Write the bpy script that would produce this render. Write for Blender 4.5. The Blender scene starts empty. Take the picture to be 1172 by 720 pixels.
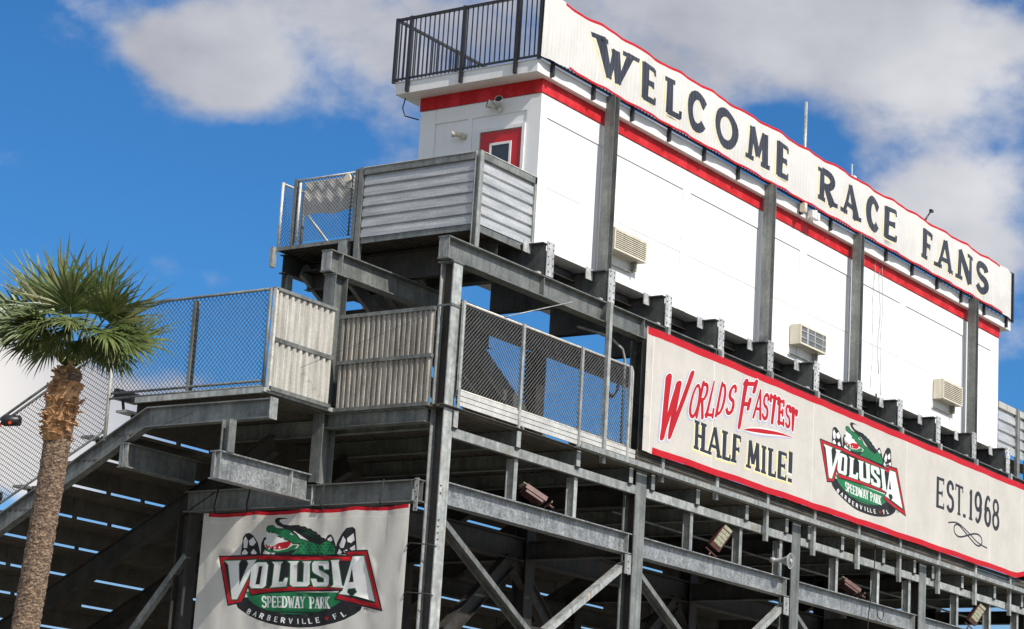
import bpy, math, random
from mathutils import Vector, Matrix
from mathutils.geometry import delaunay_2d_cdt
random.seed(7)
R = math.radians
ZO = 1.6                       # the lens stands 1.6 m above the ground; heights below are measured from the lens
sc = bpy.context.scene
col = sc.collection

# ---------------------------------------------------------------- materials
def mat(name, rgb, rough=.6, metal=0.0, spec=.5):
    m = bpy.data.materials.new(name); m.use_nodes = True
    b = m.node_tree.nodes['Principled BSDF']
    b.inputs['Base Color'].default_value = (*rgb, 1)
    b.inputs['Roughness'].default_value = rough
    b.inputs['Metallic'].default_value = metal
    b.inputs['Specular IOR Level'].default_value = spec
    return m

def N(m, t, **kw):
    n = m.node_tree.nodes.new(t)
    for k, v in kw.items(): setattr(n, k, v)
    return n

def noisy(m, c1, c2, scale=3.0, detail=5, stretch=(1, 1, 1), lo=.35, hi=.65, rust=None, rust_lo=.6, rust_hi=.72,
          rust_stretch=(6, 6, .8), bump=0.0, bump_scale=40, fine=.25, fine_scale=25, dirt=None, streak=0.0, vary=0.0):
    nt = m.node_tree; b = nt.nodes['Principled BSDF']; L = nt.links.new
    tc = N(m, 'ShaderNodeTexCoord')
    mp = N(m, 'ShaderNodeMapping'); mp.inputs['Scale'].default_value = stretch
    L(tc.outputs['Object'], mp.inputs['Vector'])
    n1 = N(m, 'ShaderNodeTexNoise'); n1.inputs['Scale'].default_value = scale; n1.inputs['Detail'].default_value = detail
    n1.inputs['Roughness'].default_value = .65
    L(mp.outputs[0], n1.inputs['Vector'])
    mr = N(m, 'ShaderNodeMapRange'); mr.inputs[1].default_value = lo; mr.inputs[2].default_value = hi
    L(n1.outputs['Fac'], mr.inputs[0])
    mx = N(m, 'ShaderNodeMix', data_type='RGBA'); mx.inputs[6].default_value = (*c1, 1); mx.inputs[7].default_value = (*c2, 1)
    L(mr.outputs[0], mx.inputs[0])
    out = mx.outputs[2]
    n2 = N(m, 'ShaderNodeTexNoise'); n2.inputs['Scale'].default_value = fine_scale; n2.inputs['Detail'].default_value = 3
    L(tc.outputs['Object'], n2.inputs['Vector'])
    mr2 = N(m, 'ShaderNodeMapRange'); mr2.inputs[1].default_value = .3; mr2.inputs[2].default_value = .7
    mr2.inputs[3].default_value = 1 - fine; mr2.inputs[4].default_value = 1 + fine * .6
    L(n2.outputs['Fac'], mr2.inputs[0])
    mu = N(m, 'ShaderNodeMix', data_type='RGBA', blend_type='MULTIPLY'); mu.inputs[0].default_value = 1
    L(out, mu.inputs[6]); L(mr2.outputs[0], mu.inputs[7]); out = mu.outputs[2]
    if streak:
        mp4 = N(m, 'ShaderNodeMapping'); mp4.inputs['Scale'].default_value = (7, 7, .35)
        L(tc.outputs['Object'], mp4.inputs['Vector'])
        n4 = N(m, 'ShaderNodeTexNoise'); n4.inputs['Scale'].default_value = 1.6; n4.inputs['Detail'].default_value = 6
        L(mp4.outputs[0], n4.inputs['Vector'])
        r4 = N(m, 'ShaderNodeMapRange'); r4.inputs[1].default_value = .42; r4.inputs[2].default_value = .68
        r4.inputs[3].default_value = 1; r4.inputs[4].default_value = 1 - streak
        L(n4.outputs['Fac'], r4.inputs[0])
        m4 = N(m, 'ShaderNodeMix', data_type='RGBA', blend_type='MULTIPLY'); m4.inputs[0].default_value = 1
        L(out, m4.inputs[6]); L(r4.outputs[0], m4.inputs[7]); out = m4.outputs[2]
    if rust:
        mp3 = N(m, 'ShaderNodeMapping'); mp3.inputs['Scale'].default_value = rust_stretch
        L(tc.outputs['Object'], mp3.inputs['Vector'])
        n3 = N(m, 'ShaderNodeTexNoise'); n3.inputs['Scale'].default_value = 1.1; n3.inputs['Detail'].default_value = 7
        n3.inputs['Roughness'].default_value = .7
        L(mp3.outputs[0], n3.inputs['Vector'])
        mr3 = N(m, 'ShaderNodeMapRange'); mr3.inputs[1].default_value = rust_lo; mr3.inputs[2].default_value = rust_hi
        L(n3.outputs['Fac'], mr3.inputs[0])
        m3 = N(m, 'ShaderNodeMix', data_type='RGBA'); m3.inputs[7].default_value = (*rust, 1)
        L(mr3.outputs[0], m3.inputs[0]); L(out, m3.inputs[6]); out = m3.outputs[2]
    if vary:
        oi = N(m, 'ShaderNodeObjectInfo'); r5 = N(m, 'ShaderNodeMapRange'); r5.inputs[3].default_value = 1 - vary; r5.inputs[4].default_value = 1 + vary * .6
        L(oi.outputs['Random'], r5.inputs[0]); m5 = N(m, 'ShaderNodeMix', data_type='RGBA', blend_type='MULTIPLY'); m5.inputs[0].default_value = 1
        L(out, m5.inputs[6]); L(r5.outputs[0], m5.inputs[7]); out = m5.outputs[2]
        ad = N(m, 'ShaderNodeVectorMath', operation='MULTIPLY_ADD'); ad.inputs[1].default_value = (1, 1, 1)
        cv = N(m, 'ShaderNodeCombineXYZ'); sc5 = N(m, 'ShaderNodeMath', operation='MULTIPLY'); sc5.inputs[1].default_value = 37.0; L(oi.outputs['Random'], sc5.inputs[0])
        for q_ in range(3): L(sc5.outputs[0], cv.inputs[q_])
        L(tc.outputs['Object'], ad.inputs[0]); L(cv.outputs[0], ad.inputs[2]); L(ad.outputs[0], mp.inputs['Vector'])
    L(out, b.inputs['Base Color'])
    if bump:
        nb = N(m, 'ShaderNodeTexNoise'); nb.inputs['Scale'].default_value = bump_scale; nb.inputs['Detail'].default_value = 4
        L(tc.outputs['Object'], nb.inputs['Vector'])
        bp = N(m, 'ShaderNodeBump'); bp.inputs['Strength'].default_value = bump; bp.inputs['Distance'].default_value = .02
        L(nb.outputs['Fac'], bp.inputs['Height']); L(bp.outputs[0], b.inputs['Normal'])
    return m

M = {}
M['steel'] = noisy(mat('galvanised_steel', (.2, .2, .2), .5, .12), (.135, .145, .138), (.25, .26, .24), 2.2, rust=(.16, .085, .035),
                   rust_lo=.60, rust_hi=.76, fine=.18, fine_scale=18, bump=.08, streak=.32, vary=.22)
M['steel_light'] = noisy(mat('bright_galvanised_steel', (.3, .3, .3), .45, .15), (.29, .305, .29), (.48, .49, .455), 5, rust=(.28, .16, .07),
                   rust_lo=.58, rust_hi=.75, fine=.2, fine_scale=14, streak=.34, vary=.2)
M['steel_spangle'] = noisy(mat('spangled_galvanised_steel', (.3, .3, .3), .42, .2), (.17, .18, .18), (.40, .41, .405), 3.2, lo=.3, hi=.7, rust=(.2, .15, .10),
                   rust_lo=.64, rust_hi=.8, fine=.45, fine_scale=30, streak=.3)
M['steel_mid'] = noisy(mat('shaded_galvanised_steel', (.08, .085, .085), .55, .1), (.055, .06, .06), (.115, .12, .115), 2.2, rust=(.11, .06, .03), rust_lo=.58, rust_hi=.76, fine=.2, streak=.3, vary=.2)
M['zinc'] = noisy(mat('fresh_zinc_plate', (.6, .6, .58), .5, .1), (.42, .43, .42), (.66, .67, .65), 6, rust=(.26, .14, .06), rust_lo=.60, rust_hi=.72, fine=.3, fine_scale=30, streak=.3, vary=.12)
M['steel_dark'] = noisy(mat('dark_rusty_steel', (.06, .06, .06), .65, .1), (.024, .025, .024), (.062, .058, .05), 2, rust=(.08, .045, .025), rust_lo=.5, rust_hi=.75, streak=.3, vary=.3)  # darker rust-mottled copy of the steel: column webs, inner members, small parts
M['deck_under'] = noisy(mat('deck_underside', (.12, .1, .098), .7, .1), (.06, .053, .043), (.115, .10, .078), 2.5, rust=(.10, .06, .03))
M['corr_white'] = noisy(mat('weathered_cream_sheet', (.5, .5, .45), .55, .05), (.44, .415, .365), (.60, .575, .52), 3, stretch=(3, 3, .5), rust=(.33, .20, .10),
                   rust_lo=.62, rust_hi=.8, rust_stretch=(9, 9, .7), fine=.12, streak=.25)
M['corr_grey'] = noisy(mat('weathered_grey_sheet', (.4, .4, .36), .5, .15), (.24, .225, .19), (.46, .43, .37), 3.5, stretch=(4, 4, .5), rust=(.20, .13, .07),
                   rust_lo=.55, rust_hi=.75, rust_stretch=(10, 10, .6), fine=.2, streak=.4)
M['corr_silver'] = noisy(mat('silver_sheet', (.5, .52, .56), .42, .2), (.36, .37, .375), (.57, .575, .57), 2, stretch=(.5, .5, 5), fine=.12, rust=(.3, .22, .14), rust_lo=.66, rust_hi=.8, rust_stretch=(1, 1, 7))
M['alu'] = noisy(mat('aluminium_plank', (.55, .54, .5), .45, .2), (.50, .49, .45), (.68, .66, .60), 3, fine=.12, rust=(.33, .24, .14), rust_lo=.66, rust_hi=.8)
M['wall_white'] = noisy(mat('white_wall_paint', (.8, .8, .78), .6), (.80, .795, .775), (.84, .835, .82), 1.2, fine=.02, streak=.02)
M['trim_white'] = noisy(mat('white_trim_paint', (.8, .8, .78), .5), (.76, .755, .72), (.82, .81, .79), 2, fine=.04, streak=.06)
M['red_paint'] = noisy(mat('red_paint', (.55, .02, .02), .6, 0, .25), (.52, .012, .015), (.66, .03, .04), 3, fine=.15, streak=.15, lo=.45, hi=.6)
M['door_red'] = noisy(mat('door_red_paint', (.5, .01, .01), .35), (.50, .008, .01), (.56, .012, .015), 2, fine=.05)
M['black'] = noisy(mat('black_powder_coat', (.012, .012, .014), .4), (.010, .010, .012), (.02, .02, .022), 5, fine=.1)
M['rubber'] = noisy(mat('black_rubber', (.015, .015, .015), .8), (.012, .012, .012), (.03, .03, .03), 6)
M['wire'] = noisy(mat('chain_link_wire', (.1, .1, .1), .6, .1), (.045, .045, .045), (.095, .093, .09), 6)
M['pipe_white'] = noisy(mat('painted_pipe', (.6, .58, .52), .5, .1), (.50, .47, .40), (.68, .66, .60), 6, rust=(.30, .17, .098), rust_lo=.6, rust_hi=.72, rust_stretch=(3, 3, 3))
M['glass'] = mat('dark_window_glass', (.02, .028, .036), .06, 0, .8)
noisy(M['glass'], (.018, .026, .034), (.028, .036, .046), 1)
M['cream'] = noisy(mat('cream_plastic', (.7, .64, .5), .5), (.66, .60, .46), (.74, .68, .55), 5, fine=.08, streak=.15)
M['dark'] = noisy(mat('dark_recess', (.02, .02, .018), .8), (.012, .012, .011), (.03, .03, .028), 4)
M['bronze'] = noisy(mat('bronze_lamp_paint', (.16, .06, .045), .4, .1), (.085, .035, .028), (.15, .065, .052), 5, fine=.15, streak=.2)
M['lens'] = noisy(mat('led_lens', (.5, .48, .32), .25), (.34, .33, .23), (.46, .45, .33), 12)
M['lamp_glass'] = noisy(mat('lamp_glass', (.6, .6, .55), .15), (.5, .5, .45), (.66, .66, .6), 9)
M['red_lens'] = noisy(mat('red_lens', (.6, .05, .02), .2), (.55, .04, .02), (.7, .08, .03), 9)
M['conc'] = noisy(mat('concrete', (.3, .29, .27), .9), (.22, .21, .19), (.34, .33, .30), 2)

def cloth(name, rgb, rough=.62, var=.06):
    c2 = tuple(min(1, c * (1 + var)) for c in rgb); c1 = tuple(c * (1 - var) for c in rgb)
    return noisy(mat(name, rgb, rough, 0, .25), c1, c2, 1.5, fine=.03, fine_scale=30, streak=.02, bump=.35, bump_scale=2.6)
B = {
 'base': cloth('banner_vinyl', (.66, .635, .585)), 'base2': cloth('banner_vinyl_warm', (.53, .498, .45)),
 'base3': cloth('banner_vinyl_mesh', (.62, .59, .53)),
 'seam': cloth('banner_seam', (.70, .66, .60)), 'red': cloth('banner_red', (.48, .008, .018)), 'navy': cloth('banner_navy', (.038, .042, .056), .5, .25),
 'yellow': cloth('banner_yellow', (.72, .60, .22)), 'white': cloth('banner_white', (.74, .73, .70)), 'halo': cloth('banner_halo', (.42, .43, .52)),
 'black': cloth('banner_black', (.018, .018, .02)), 'green': cloth('banner_green', (.016, .17, .065)), 'lred': cloth('banner_logo_red', (.44, .010, .018)),
 'dgreen': cloth('banner_dark_green', (.008, .05, .025)), 'ink': cloth('banner_ink', (.03, .032, .04)),
}
# fine stripes of the mesh vinyl on the welcome banner
def striped(m, amt=.06):
    nt = m.node_tree; b = nt.nodes['Principled BSDF']; lk = [l for l in nt.links if l.to_socket == b.inputs['Base Color']][0]
    src = lk.from_socket
    tc = N(m, 'ShaderNodeTexCoord'); w = N(m, 'ShaderNodeTexWave', wave_type='BANDS', bands_direction='X'); w.inputs['Scale'].default_value = 2.9
    w.inputs['Distortion'].default_value = .6
    nt.links.new(tc.outputs['Object'], w.inputs['Vector'])
    mr = N(m, 'ShaderNodeMapRange'); mr.inputs[3].default_value = 1 - amt; mr.inputs[4].default_value = 1
    nt.links.new(w.outputs['Fac'], mr.inputs[0])
    mu = N(m, 'ShaderNodeMix', data_type='RGBA', blend_type='MULTIPLY'); mu.inputs[0].default_value = 1
    nt.links.new(src, mu.inputs[6]); nt.links.new(mr.outputs[0], mu.inputs[7]); nt.links.new(mu.outputs[2], b.inputs['Base Color'])
B['wbase'] = striped(cloth('welcome_vinyl', (.66, .635, .60)), .07) or bpy.data.materials['welcome_vinyl']
B['wnavy'] = striped(cloth('welcome_navy', (.05, .055, .072), .5, .2), .45) or bpy.data.materials['welcome_navy']

# ---------------------------------------------------------------- mesh builder
class MB:
    def __init__(s): s.v = []; s.f = []; s.m = []; s.smooth = []
    def add(s, vs, fs, mi=0, sm=False):
        o = len(s.v); s.v += [tuple(v) for v in vs]
        for f in fs: s.f.append(tuple(i + o for i in f)); s.m.append(mi); s.smooth.append(sm)
        return s
    def box(s, x0, x1, y0, y1, z0, z1, mi=0):
        vs = [(x, y, z) for x in (x0, x1) for y in (y0, y1) for z in (z0, z1)]
        return s.add(vs, [(0, 1, 3, 2), (4, 6, 7, 5), (0, 4, 5, 1), (2, 3, 7, 6), (0, 2, 6, 4), (1, 5, 7, 3)], mi)
    def extrude(s, prof, p0, p1, up=(0, 0, 1), mi=0, cap=True):
        """profile points (a,b): a along side, b along up; swept from p0 to p1"""
        p0 = Vector(p0); p1 = Vector(p1); d = (p1 - p0).normalized(); u = Vector(up); u = (u - d * u.dot(d)).normalized(); w = u.cross(d)
        n = len(prof); vs = [p0 + w * a + u * b for a, b in prof] + [p1 + w * a + u * b for a, b in prof]
        fs = [(i, (i + 1) % n, n + (i + 1) % n, n + i) for i in range(n)]
        if cap: fs += [tuple(range(n - 1, -1, -1)), tuple(range(n, 2 * n))]
        return s.add(vs, fs, mi)
    def ibeam(s, p0, p1, dep, wid, tf=.016, tw=.011, up=(0, 0, 1), mi=0, web=None):
        """p0,p1 at the middle of the section; dep along up"""
        h = dep / 2; w = wid / 2; t = tw / 2
        pr = [(-w, -h), (w, -h), (w, -h + tf), (t, -h + tf), (t, h - tf), (w, h - tf), (w, h), (-w, h), (-w, h - tf), (-t, h - tf), (-t, -h + tf), (-w, -h + tf)]
        k = len(s.m); s.extrude(pr, p0, p1, up, mi)
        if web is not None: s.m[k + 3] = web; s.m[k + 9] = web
        return s
    def channel(s, p0, p1, dep, wid, t=.012, up=(0, 0, 1), mi=0, flip=1):
        h = dep / 2; w = wid * flip; t2 = t * flip
        pr = [(0, -h), (w, -h), (w, -h + t), (t2, -h + t), (t2, h - t), (w, h - t), (w, h), (0, h)]
        return s.extrude(pr, p0, p1, up, mi)
    def angle(s, p0, p1, a, b, t=.008, up=(0, 0, 1), mi=0):
        pr = [(0, 0), (a, 0), (a, t), (t, t), (t, b), (0, b)]
        return s.extrude(pr, p0, p1, up, mi)
    def bar(s, p0, p1, w, h, up=(0, 0, 1), mi=0):
        return s.extrude([(-w / 2, -h / 2), (w / 2, -h / 2), (w / 2, h / 2), (-w / 2, h / 2)], p0, p1, up, mi)
    def tube(s, pts, r, n=8, mi=0, sm=True):
        pts = [Vector(p) for p in pts]; rings = []
        for i, p in enumerate(pts):
            d = (pts[min(i + 1, len(pts) - 1)] - pts[max(i - 1, 0)]).normalized()
            a = Vector((0, 0, 1)) if abs(d.z) < .9 else Vector((1, 0, 0))
            u = d.cross(a).normalized(); w = d.cross(u)
            rr = r[i] if isinstance(r, (list, tuple)) else r
            rings.append([p + (u * math.cos(2 * math.pi * k / n) + w * math.sin(2 * math.pi * k / n)) * rr for k in range(n)])
        vs = [v for g in rings for v in g]; fs = []
        for i in range(len(pts) - 1):
            for k in range(n): fs.append((i * n + k, i * n + (k + 1) % n, (i + 1) * n + (k + 1) % n, (i + 1) * n + k))
        s.add(vs, fs, mi, sm); o = len(s.v) - len(vs)
        s.f.append(tuple(o + k for k in range(n - 1, -1, -1))); s.m.append(mi); s.smooth.append(False)
        s.f.append(tuple(o + (len(pts) - 1) * n + k for k in range(n))); s.m.append(mi); s.smooth.append(False)
        return s
    def build(s, name, mats, root=None, parent=None):
        """vertices are in world metres; the mesh is stored relative to its thing's base"""
        mats = mats if isinstance(mats, (list, tuple)) else [mats]
        me = bpy.data.meshes.new(name)
        org = Vector(root['_org']) if root is not None else Vector(s.v[0]) + Vector((0, 0, ZO))
        me.from_pydata([(v[0] - org.x, v[1] - org.y, v[2] + ZO - org.z) for v in s.v], [], s.f)
        for m in mats: me.materials.append(m)
        me.polygons.foreach_set('material_index', s.m); me.polygons.foreach_set('use_smooth', s.smooth)
        me.update()
        o = bpy.data.objects.new(name, me); col.objects.link(o)
        if root is None: o.location = org
        else: o.parent = parent or root
        return o

def tag(o, label=None, cat=None, group=None, kind=None):
    if label: o['label'] = label
    if cat: o['category'] = cat
    if group: o['group'] = group
    if kind: o['kind'] = kind
    return o
roots = []
def thing(name, at, label, cat, group=None):
    o = bpy.data.objects.new(name, None); col.objects.link(o)
    o.empty_display_size = .3
    o.location = (at[0], at[1], at[2] + ZO); o['_org'] = (at[0], at[1], at[2] + ZO); roots.append(o)
    return tag(o, label, cat, group)

# ---------------------------------------------------------------- setting: ground
g = MB(); S_ = 900
g.add([(-S_, -S_, -1.6), (S_, -S_, -1.6), (S_, S_, -1.6), (-S_, S_, -1.6)], [(0, 1, 2, 3)])
tag(g.build('ground', noisy(mat('ground_grass', (.09, .1, .05), .95), (.10, .11, .05), (.19, .17, .10), .4, detail=8, fine=.3, fine_scale=6)), kind='structure')
g = MB(); g.add([(4, -10, -1.592), (62, -10, -1.592), (62, 46, -1.592), (4, 46, -1.592)], [(0, 1, 2, 3)])
tag(g.build('paved_yard', noisy(mat('sandy_concrete', (.3, .28, .25), .9), (.17, .16, .14), (.25, .235, .205), 1.2, fine=.25, fine_scale=30)), kind='structure')

# ================================================================= GRANDSTAND
GX0, GX1 = 28.73, 53.0
gs = thing('grandstand', (29, 21.7, -1.6), 'galvanised steel grandstand with stepped seating rows under the white press box', 'grandstand')
def part(name, mb, m, root=gs, parent=None, label=None, kind=None):
    o = mb.build(name, m, root, parent)
    if label: o['label'] = label
    if kind: o['kind'] = kind
    return o
GZ = -1.6
def each(name, boxes, m, root=gs, parent=None):
    for b in boxes: part(name, MB().box(*b), m, root, parent)
# --- front columns (I-sections with a flange to the back of the stand)
FX = [29.02, 34.84, 40.69, 46.52, 52.34]
for i, x in enumerate(FX):
    w = .24 if i == 0 else .34
    zt = 9.33 if i == 0 else 9.33
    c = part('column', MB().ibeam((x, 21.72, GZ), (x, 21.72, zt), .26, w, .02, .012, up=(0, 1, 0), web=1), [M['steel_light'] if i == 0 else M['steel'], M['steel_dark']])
    part('base_plate', MB().box(x - .22, x + .22, 21.5, 21.95, GZ, GZ + .03), M['steel_dark'], parent=c)
    if i == 0:
        part('splice_plate', MB().box(x - .13, x + .13, 21.575, 21.588, 8.62, 8.66).box(x - .13, x - .12, 21.58, 21.86, 8.62, 8.65), M['steel'], parent=c)
        # cap plate
        part('cap_plate', MB().box(x - .16, x + .14, 21.57, 21.88, 9.332, 9.35), M['steel'], parent=c)
# --- second line of columns
for i, x in enumerate(FX):
    if i == 0:
        cc = part('column', MB().ibeam((28.875, 23.96, 7.0), (28.875, 23.96, 9.30), .32, .24, .016, .011, up=(1, 0, 0)), M['steel'], label='upper column with a rusty streaked web beside the corrugated screens')
        part('cap_plate', MB().box(28.70, 29.05, 23.83, 24.10, 9.302, 9.32), M['steel'], parent=cc)
        part('column', MB().ibeam((28.875, 23.97, 5.86), (28.875, 23.97, 6.99), .32, .22, .016, .011, up=(1, 0, 0)), M['steel'], label='short column standing on the cross beam above the lower alligator banner')
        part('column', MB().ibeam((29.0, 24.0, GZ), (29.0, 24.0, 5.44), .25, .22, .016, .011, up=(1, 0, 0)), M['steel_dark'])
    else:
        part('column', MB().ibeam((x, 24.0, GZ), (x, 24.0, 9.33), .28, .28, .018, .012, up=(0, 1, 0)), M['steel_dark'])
# --- third line
for i, x in enumerate(FX):
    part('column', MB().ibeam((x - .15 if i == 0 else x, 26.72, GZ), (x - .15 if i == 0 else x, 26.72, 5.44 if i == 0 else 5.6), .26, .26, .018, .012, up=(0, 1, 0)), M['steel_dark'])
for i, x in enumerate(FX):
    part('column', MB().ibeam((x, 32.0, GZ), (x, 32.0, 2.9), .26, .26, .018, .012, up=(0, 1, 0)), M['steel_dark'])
# --- beams along the length
part('beam', MB().ibeam((28.73, 21.70, 9.545), (GX1, 21.70, 9.545), .37, .22, .02, .012), M['steel'], label='long upper beam carrying the press box joists')
part('beam', MB().ibeam((28.62, 24.0, 9.52), (GX1, 24.0, 9.52), .37, .22, .02, .012), M['steel'])
each('end_stiffener', [(28.745, 28.757, 21.60, 21.80, 9.38, 9.71), (28.63, 28.642, 23.9, 24.1, 9.36, 9.68), (28.92, 28.932, 23.895, 24.105, 9.36, 9.68)], M['steel_light'])
# web stiffeners on the long upper beam
for x in (31.47, 33.42, 34.7, 37.3, 39.3):
    part('stiffener', MB().box(x, x + .012, 21.603, 21.69, 9.38, 9.71), M['steel'])
for i in range(4):
    a, b = FX[i], FX[i + 1]; w0 = .13 if i == 0 else .18
    # lower beam, sits behind the column flanges
    bm = part('beam', MB().ibeam((a + w0, 21.72, 5.66), (b - .18, 21.72, 5.66), .36, .21, .018, .012), M['steel_spangle'])
    each('end_plate', [(b - .30, b - .288, 21.62, 21.71, 5.50, 5.82), (a + w0 + .02, a + w0 + .032, 21.62, 21.71, 5.50, 5.82)], M['steel_light'], gs, bm)
    # light upper rail beam
    part('rail_beam', MB().bar((a + w0, 21.63, 6.62), (b - .18, 21.63, 6.62), .08, .15), M['steel_light'])
    bl = [(a + w0 + .035, 5.545 + .06 * q) for q in range(5)] + [(b - .285, 5.545 + .06 * q) for q in range(5)]
    for bx, bz in bl: part('bolt', MB().tube([(bx + .01, 21.712, bz), (bx + .01, 21.69, bz)], .011, 6), M['steel_dark'], parent=bm)
    # V braces
    xm = (a + b) / 2
    p = MB()
    p.channel((a + .1, 21.74, 5.30), (xm - .05, 21.74, 3.75), .20, .09, .014, up=(0, 1, 0), flip=1)
    part('brace', p, M['steel'])
    p = MB(); p.channel((b - .22, 21.74, 5.36), (xm + .05, 21.74, 3.75), .16, .1, .014, up=(0, 1, 0), flip=-1)
    part('brace', p, M['steel_light'])
    part('gusset_plate', MB().box(b - .40, b - .20, 21.60, 21.615, 5.12, 5.46), M['steel_light'])
    part('gusset_plate', MB().box(xm - .3, xm + .3, 21.70, 21.72, 3.5, 3.9), M['steel_dark'])
    part('beam', MB().ibeam((a + w0, 21.72, 2.3), (b - .18, 21.72, 2.3), .36, .21, .018, .012), M['steel'])
    # inner line: dark cross beam and inverted V braces
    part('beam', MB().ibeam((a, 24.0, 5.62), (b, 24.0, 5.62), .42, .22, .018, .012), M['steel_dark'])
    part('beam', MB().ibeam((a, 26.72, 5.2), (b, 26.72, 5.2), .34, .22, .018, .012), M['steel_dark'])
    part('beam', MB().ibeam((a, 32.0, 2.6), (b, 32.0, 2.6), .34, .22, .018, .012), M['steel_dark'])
    ax = 34.43 if i == 0 else xm + 2.5
    for sgn in (-1, 1):
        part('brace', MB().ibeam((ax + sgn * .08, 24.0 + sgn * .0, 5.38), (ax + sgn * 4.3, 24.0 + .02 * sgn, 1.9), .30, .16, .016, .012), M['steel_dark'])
for i, x in enumerate(FX[:4]):
    for z in ((5.10, 5.22, 5.34) if i else (4.9, 5.0, 5.1, 5.2, 5.62, 5.74)):
        part('bolt', MB().tube([(x - (.29 if i else .085), 21.612 if i else 21.59, z), (x - (.29 if i else .085), 21.59 if i else 21.572, z)], .012, 6), M['steel_dark'])
for y, z in [(21.875 + .035 * (k % 2), 5.36 + .09 * k) for k in range(6)]: part('bolt', MB().tube([(28.712, y, z), (28.70, y, z)], .011, 6), M['steel_dark'])
# --- beams across the end of the stand
cb = part('beam', MB().ibeam((28.84, 21.86, 5.65), (28.84, 26.75, 5.65), .35, .22, .018, .012), M['steel'], label='cross beam from which the lower alligator banner hangs')
part('stiffener', MB().box(28.735, 28.83, 24.0, 24.012, 5.49, 5.81), M['steel_light'], parent=cb)
part('stiffener', MB().box(28.735, 28.83, 22.0, 22.012, 5.49, 5.81), M['steel'], parent=cb)
part('splice_plate', MB().box(28.715, 28.728, 21.855, 21.93, 5.32, 5.84), M['steel_light'], parent=cb)
part('beam', MB().ibeam((28.84, 21.86, 6.86), (28.84, 23.87, 6.86), .24, .18, .016, .012), M['steel'], label='short beam under the grey corrugated screen')
part('beam', MB().ibeam((28.9, 21.86, 2.3), (28.9, 26.6, 2.3), .34, .20, .016, .012), M['steel_dark'])
for x in FX[1:]:
    part('beam', MB().ibeam((x, 21.86, 5.62), (x, 26.6, 5.62), .34, .20, .016, .012), M['steel_dark'])
    part('beam', MB().ibeam((x, 21.86, 6.5), (x, 26.3, 6.5), .3, .20, .016, .012), M['steel_dark'])
# cantilever stubs that carry the stringer
b1 = part('cantilever_beam', MB().ibeam((26.50, 24.12, 5.77), (28.73, 24.12, 5.77), .44, .20, .02, .014), M['steel_spangle'], label='spangled cantilever beam end with a bright end plate')
each('end_plate', [(26.535, 26.55, 24.03, 24.21, 5.575, 5.965), (28.25, 28.265, 24.03, 24.11, 5.575, 5.965)], M['steel_light'], gs, b1)
part('post', MB().ibeam((26.72, 24.08, 5.99), (26.72, 24.08, 6.50), .16, .16, .014, .011, up=(0, 1, 0)), M['steel'])
b2 = part('cantilever_beam', MB().ibeam((26.98, 26.55, 6.12), (28.73, 26.55, 6.12), .40, .20, .02, .014), M['steel'])
part('end_plate', MB().box(27.005, 27.02, 26.46, 26.64, 5.94, 6.30), M['steel_light'], parent=b2)
part('gusset_plate', MB().box(27.05, 27.19, 26.54, 26.56, 6.32, 6.46), M['steel'], parent=b2)
part('brace', MB().bar((28.8, 26.62, 4.75), (28.8, 29.7, 1.2), .12, .10), M['steel'])
part('brace', MB().bar((28.8, 26.8, -0.6), (28.8, 31.9, 2.6), .12, .10), M['steel_dark'])
# --- stringer and rakers
SL = .515
def rake(x, yend, top, dep, w, m, level_from=None, label=None):
    mb = MB()
    h = dep / 2
    if level_from is not None:
        h2, w2, tf, t2 = .155, w / 2, .02, .006
        pr = [(-w2, -h2), (w2, -h2), (w2, -h2 + tf), (t2, -h2 + tf), (t2, h2 - tf), (w2, h2 - tf), (w2, h2), (-w2, h2), (-w2, h2 - tf), (-t2, h2 - tf), (-t2, -h2 + tf), (-w2, -h2 + tf)]
        pts = [(level_from, 6.68), (26.0, 6.68), (yend, 6.68 - SL * (yend - 26.0))]
        vs = [(x + a, y, z + b * (1.0 if i < 1 else 1.08)) for i, (y, z) in enumerate(pts) for a, b in pr]; n = 12
        mb.add(vs, [(i * n + k, (i + 1) * n + k, (i + 1) * n + (k + 1) % n, i * n + (k + 1) % n) for i in range(2) for k in range(n)] + [tuple(range(n)), tuple(range(3 * n - 1, 2 * n - 1, -1))])
    else:
        z0 = top - h * 1.1
        mb.ibeam((x, 25.0, z0 + SL), (x, yend, z0 + SL - SL * (yend - 25.0)), dep, w, .018, .012)
    return part('stringer' if level_from else 'raker', mb, m, label=label)
st = rake(26.93, 37.5, 0, 0, .16, M['steel'], level_from=23.40, label='bent edge stringer carrying the end fence')
st.location += Vector((.15, .13, .04))
part('end_plate', MB().box(26.84, 27.02, 23.385, 23.398, 6.51, 6.85), M['steel_light'], parent=st)
for x in (28.9, 30.85, 32.8, 34.75, 36.7, 40.6, 44.5, 48.4, 52.3):
    rake(x, 39.0, 6.25, .34, .16, M['steel_dark'])
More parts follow.
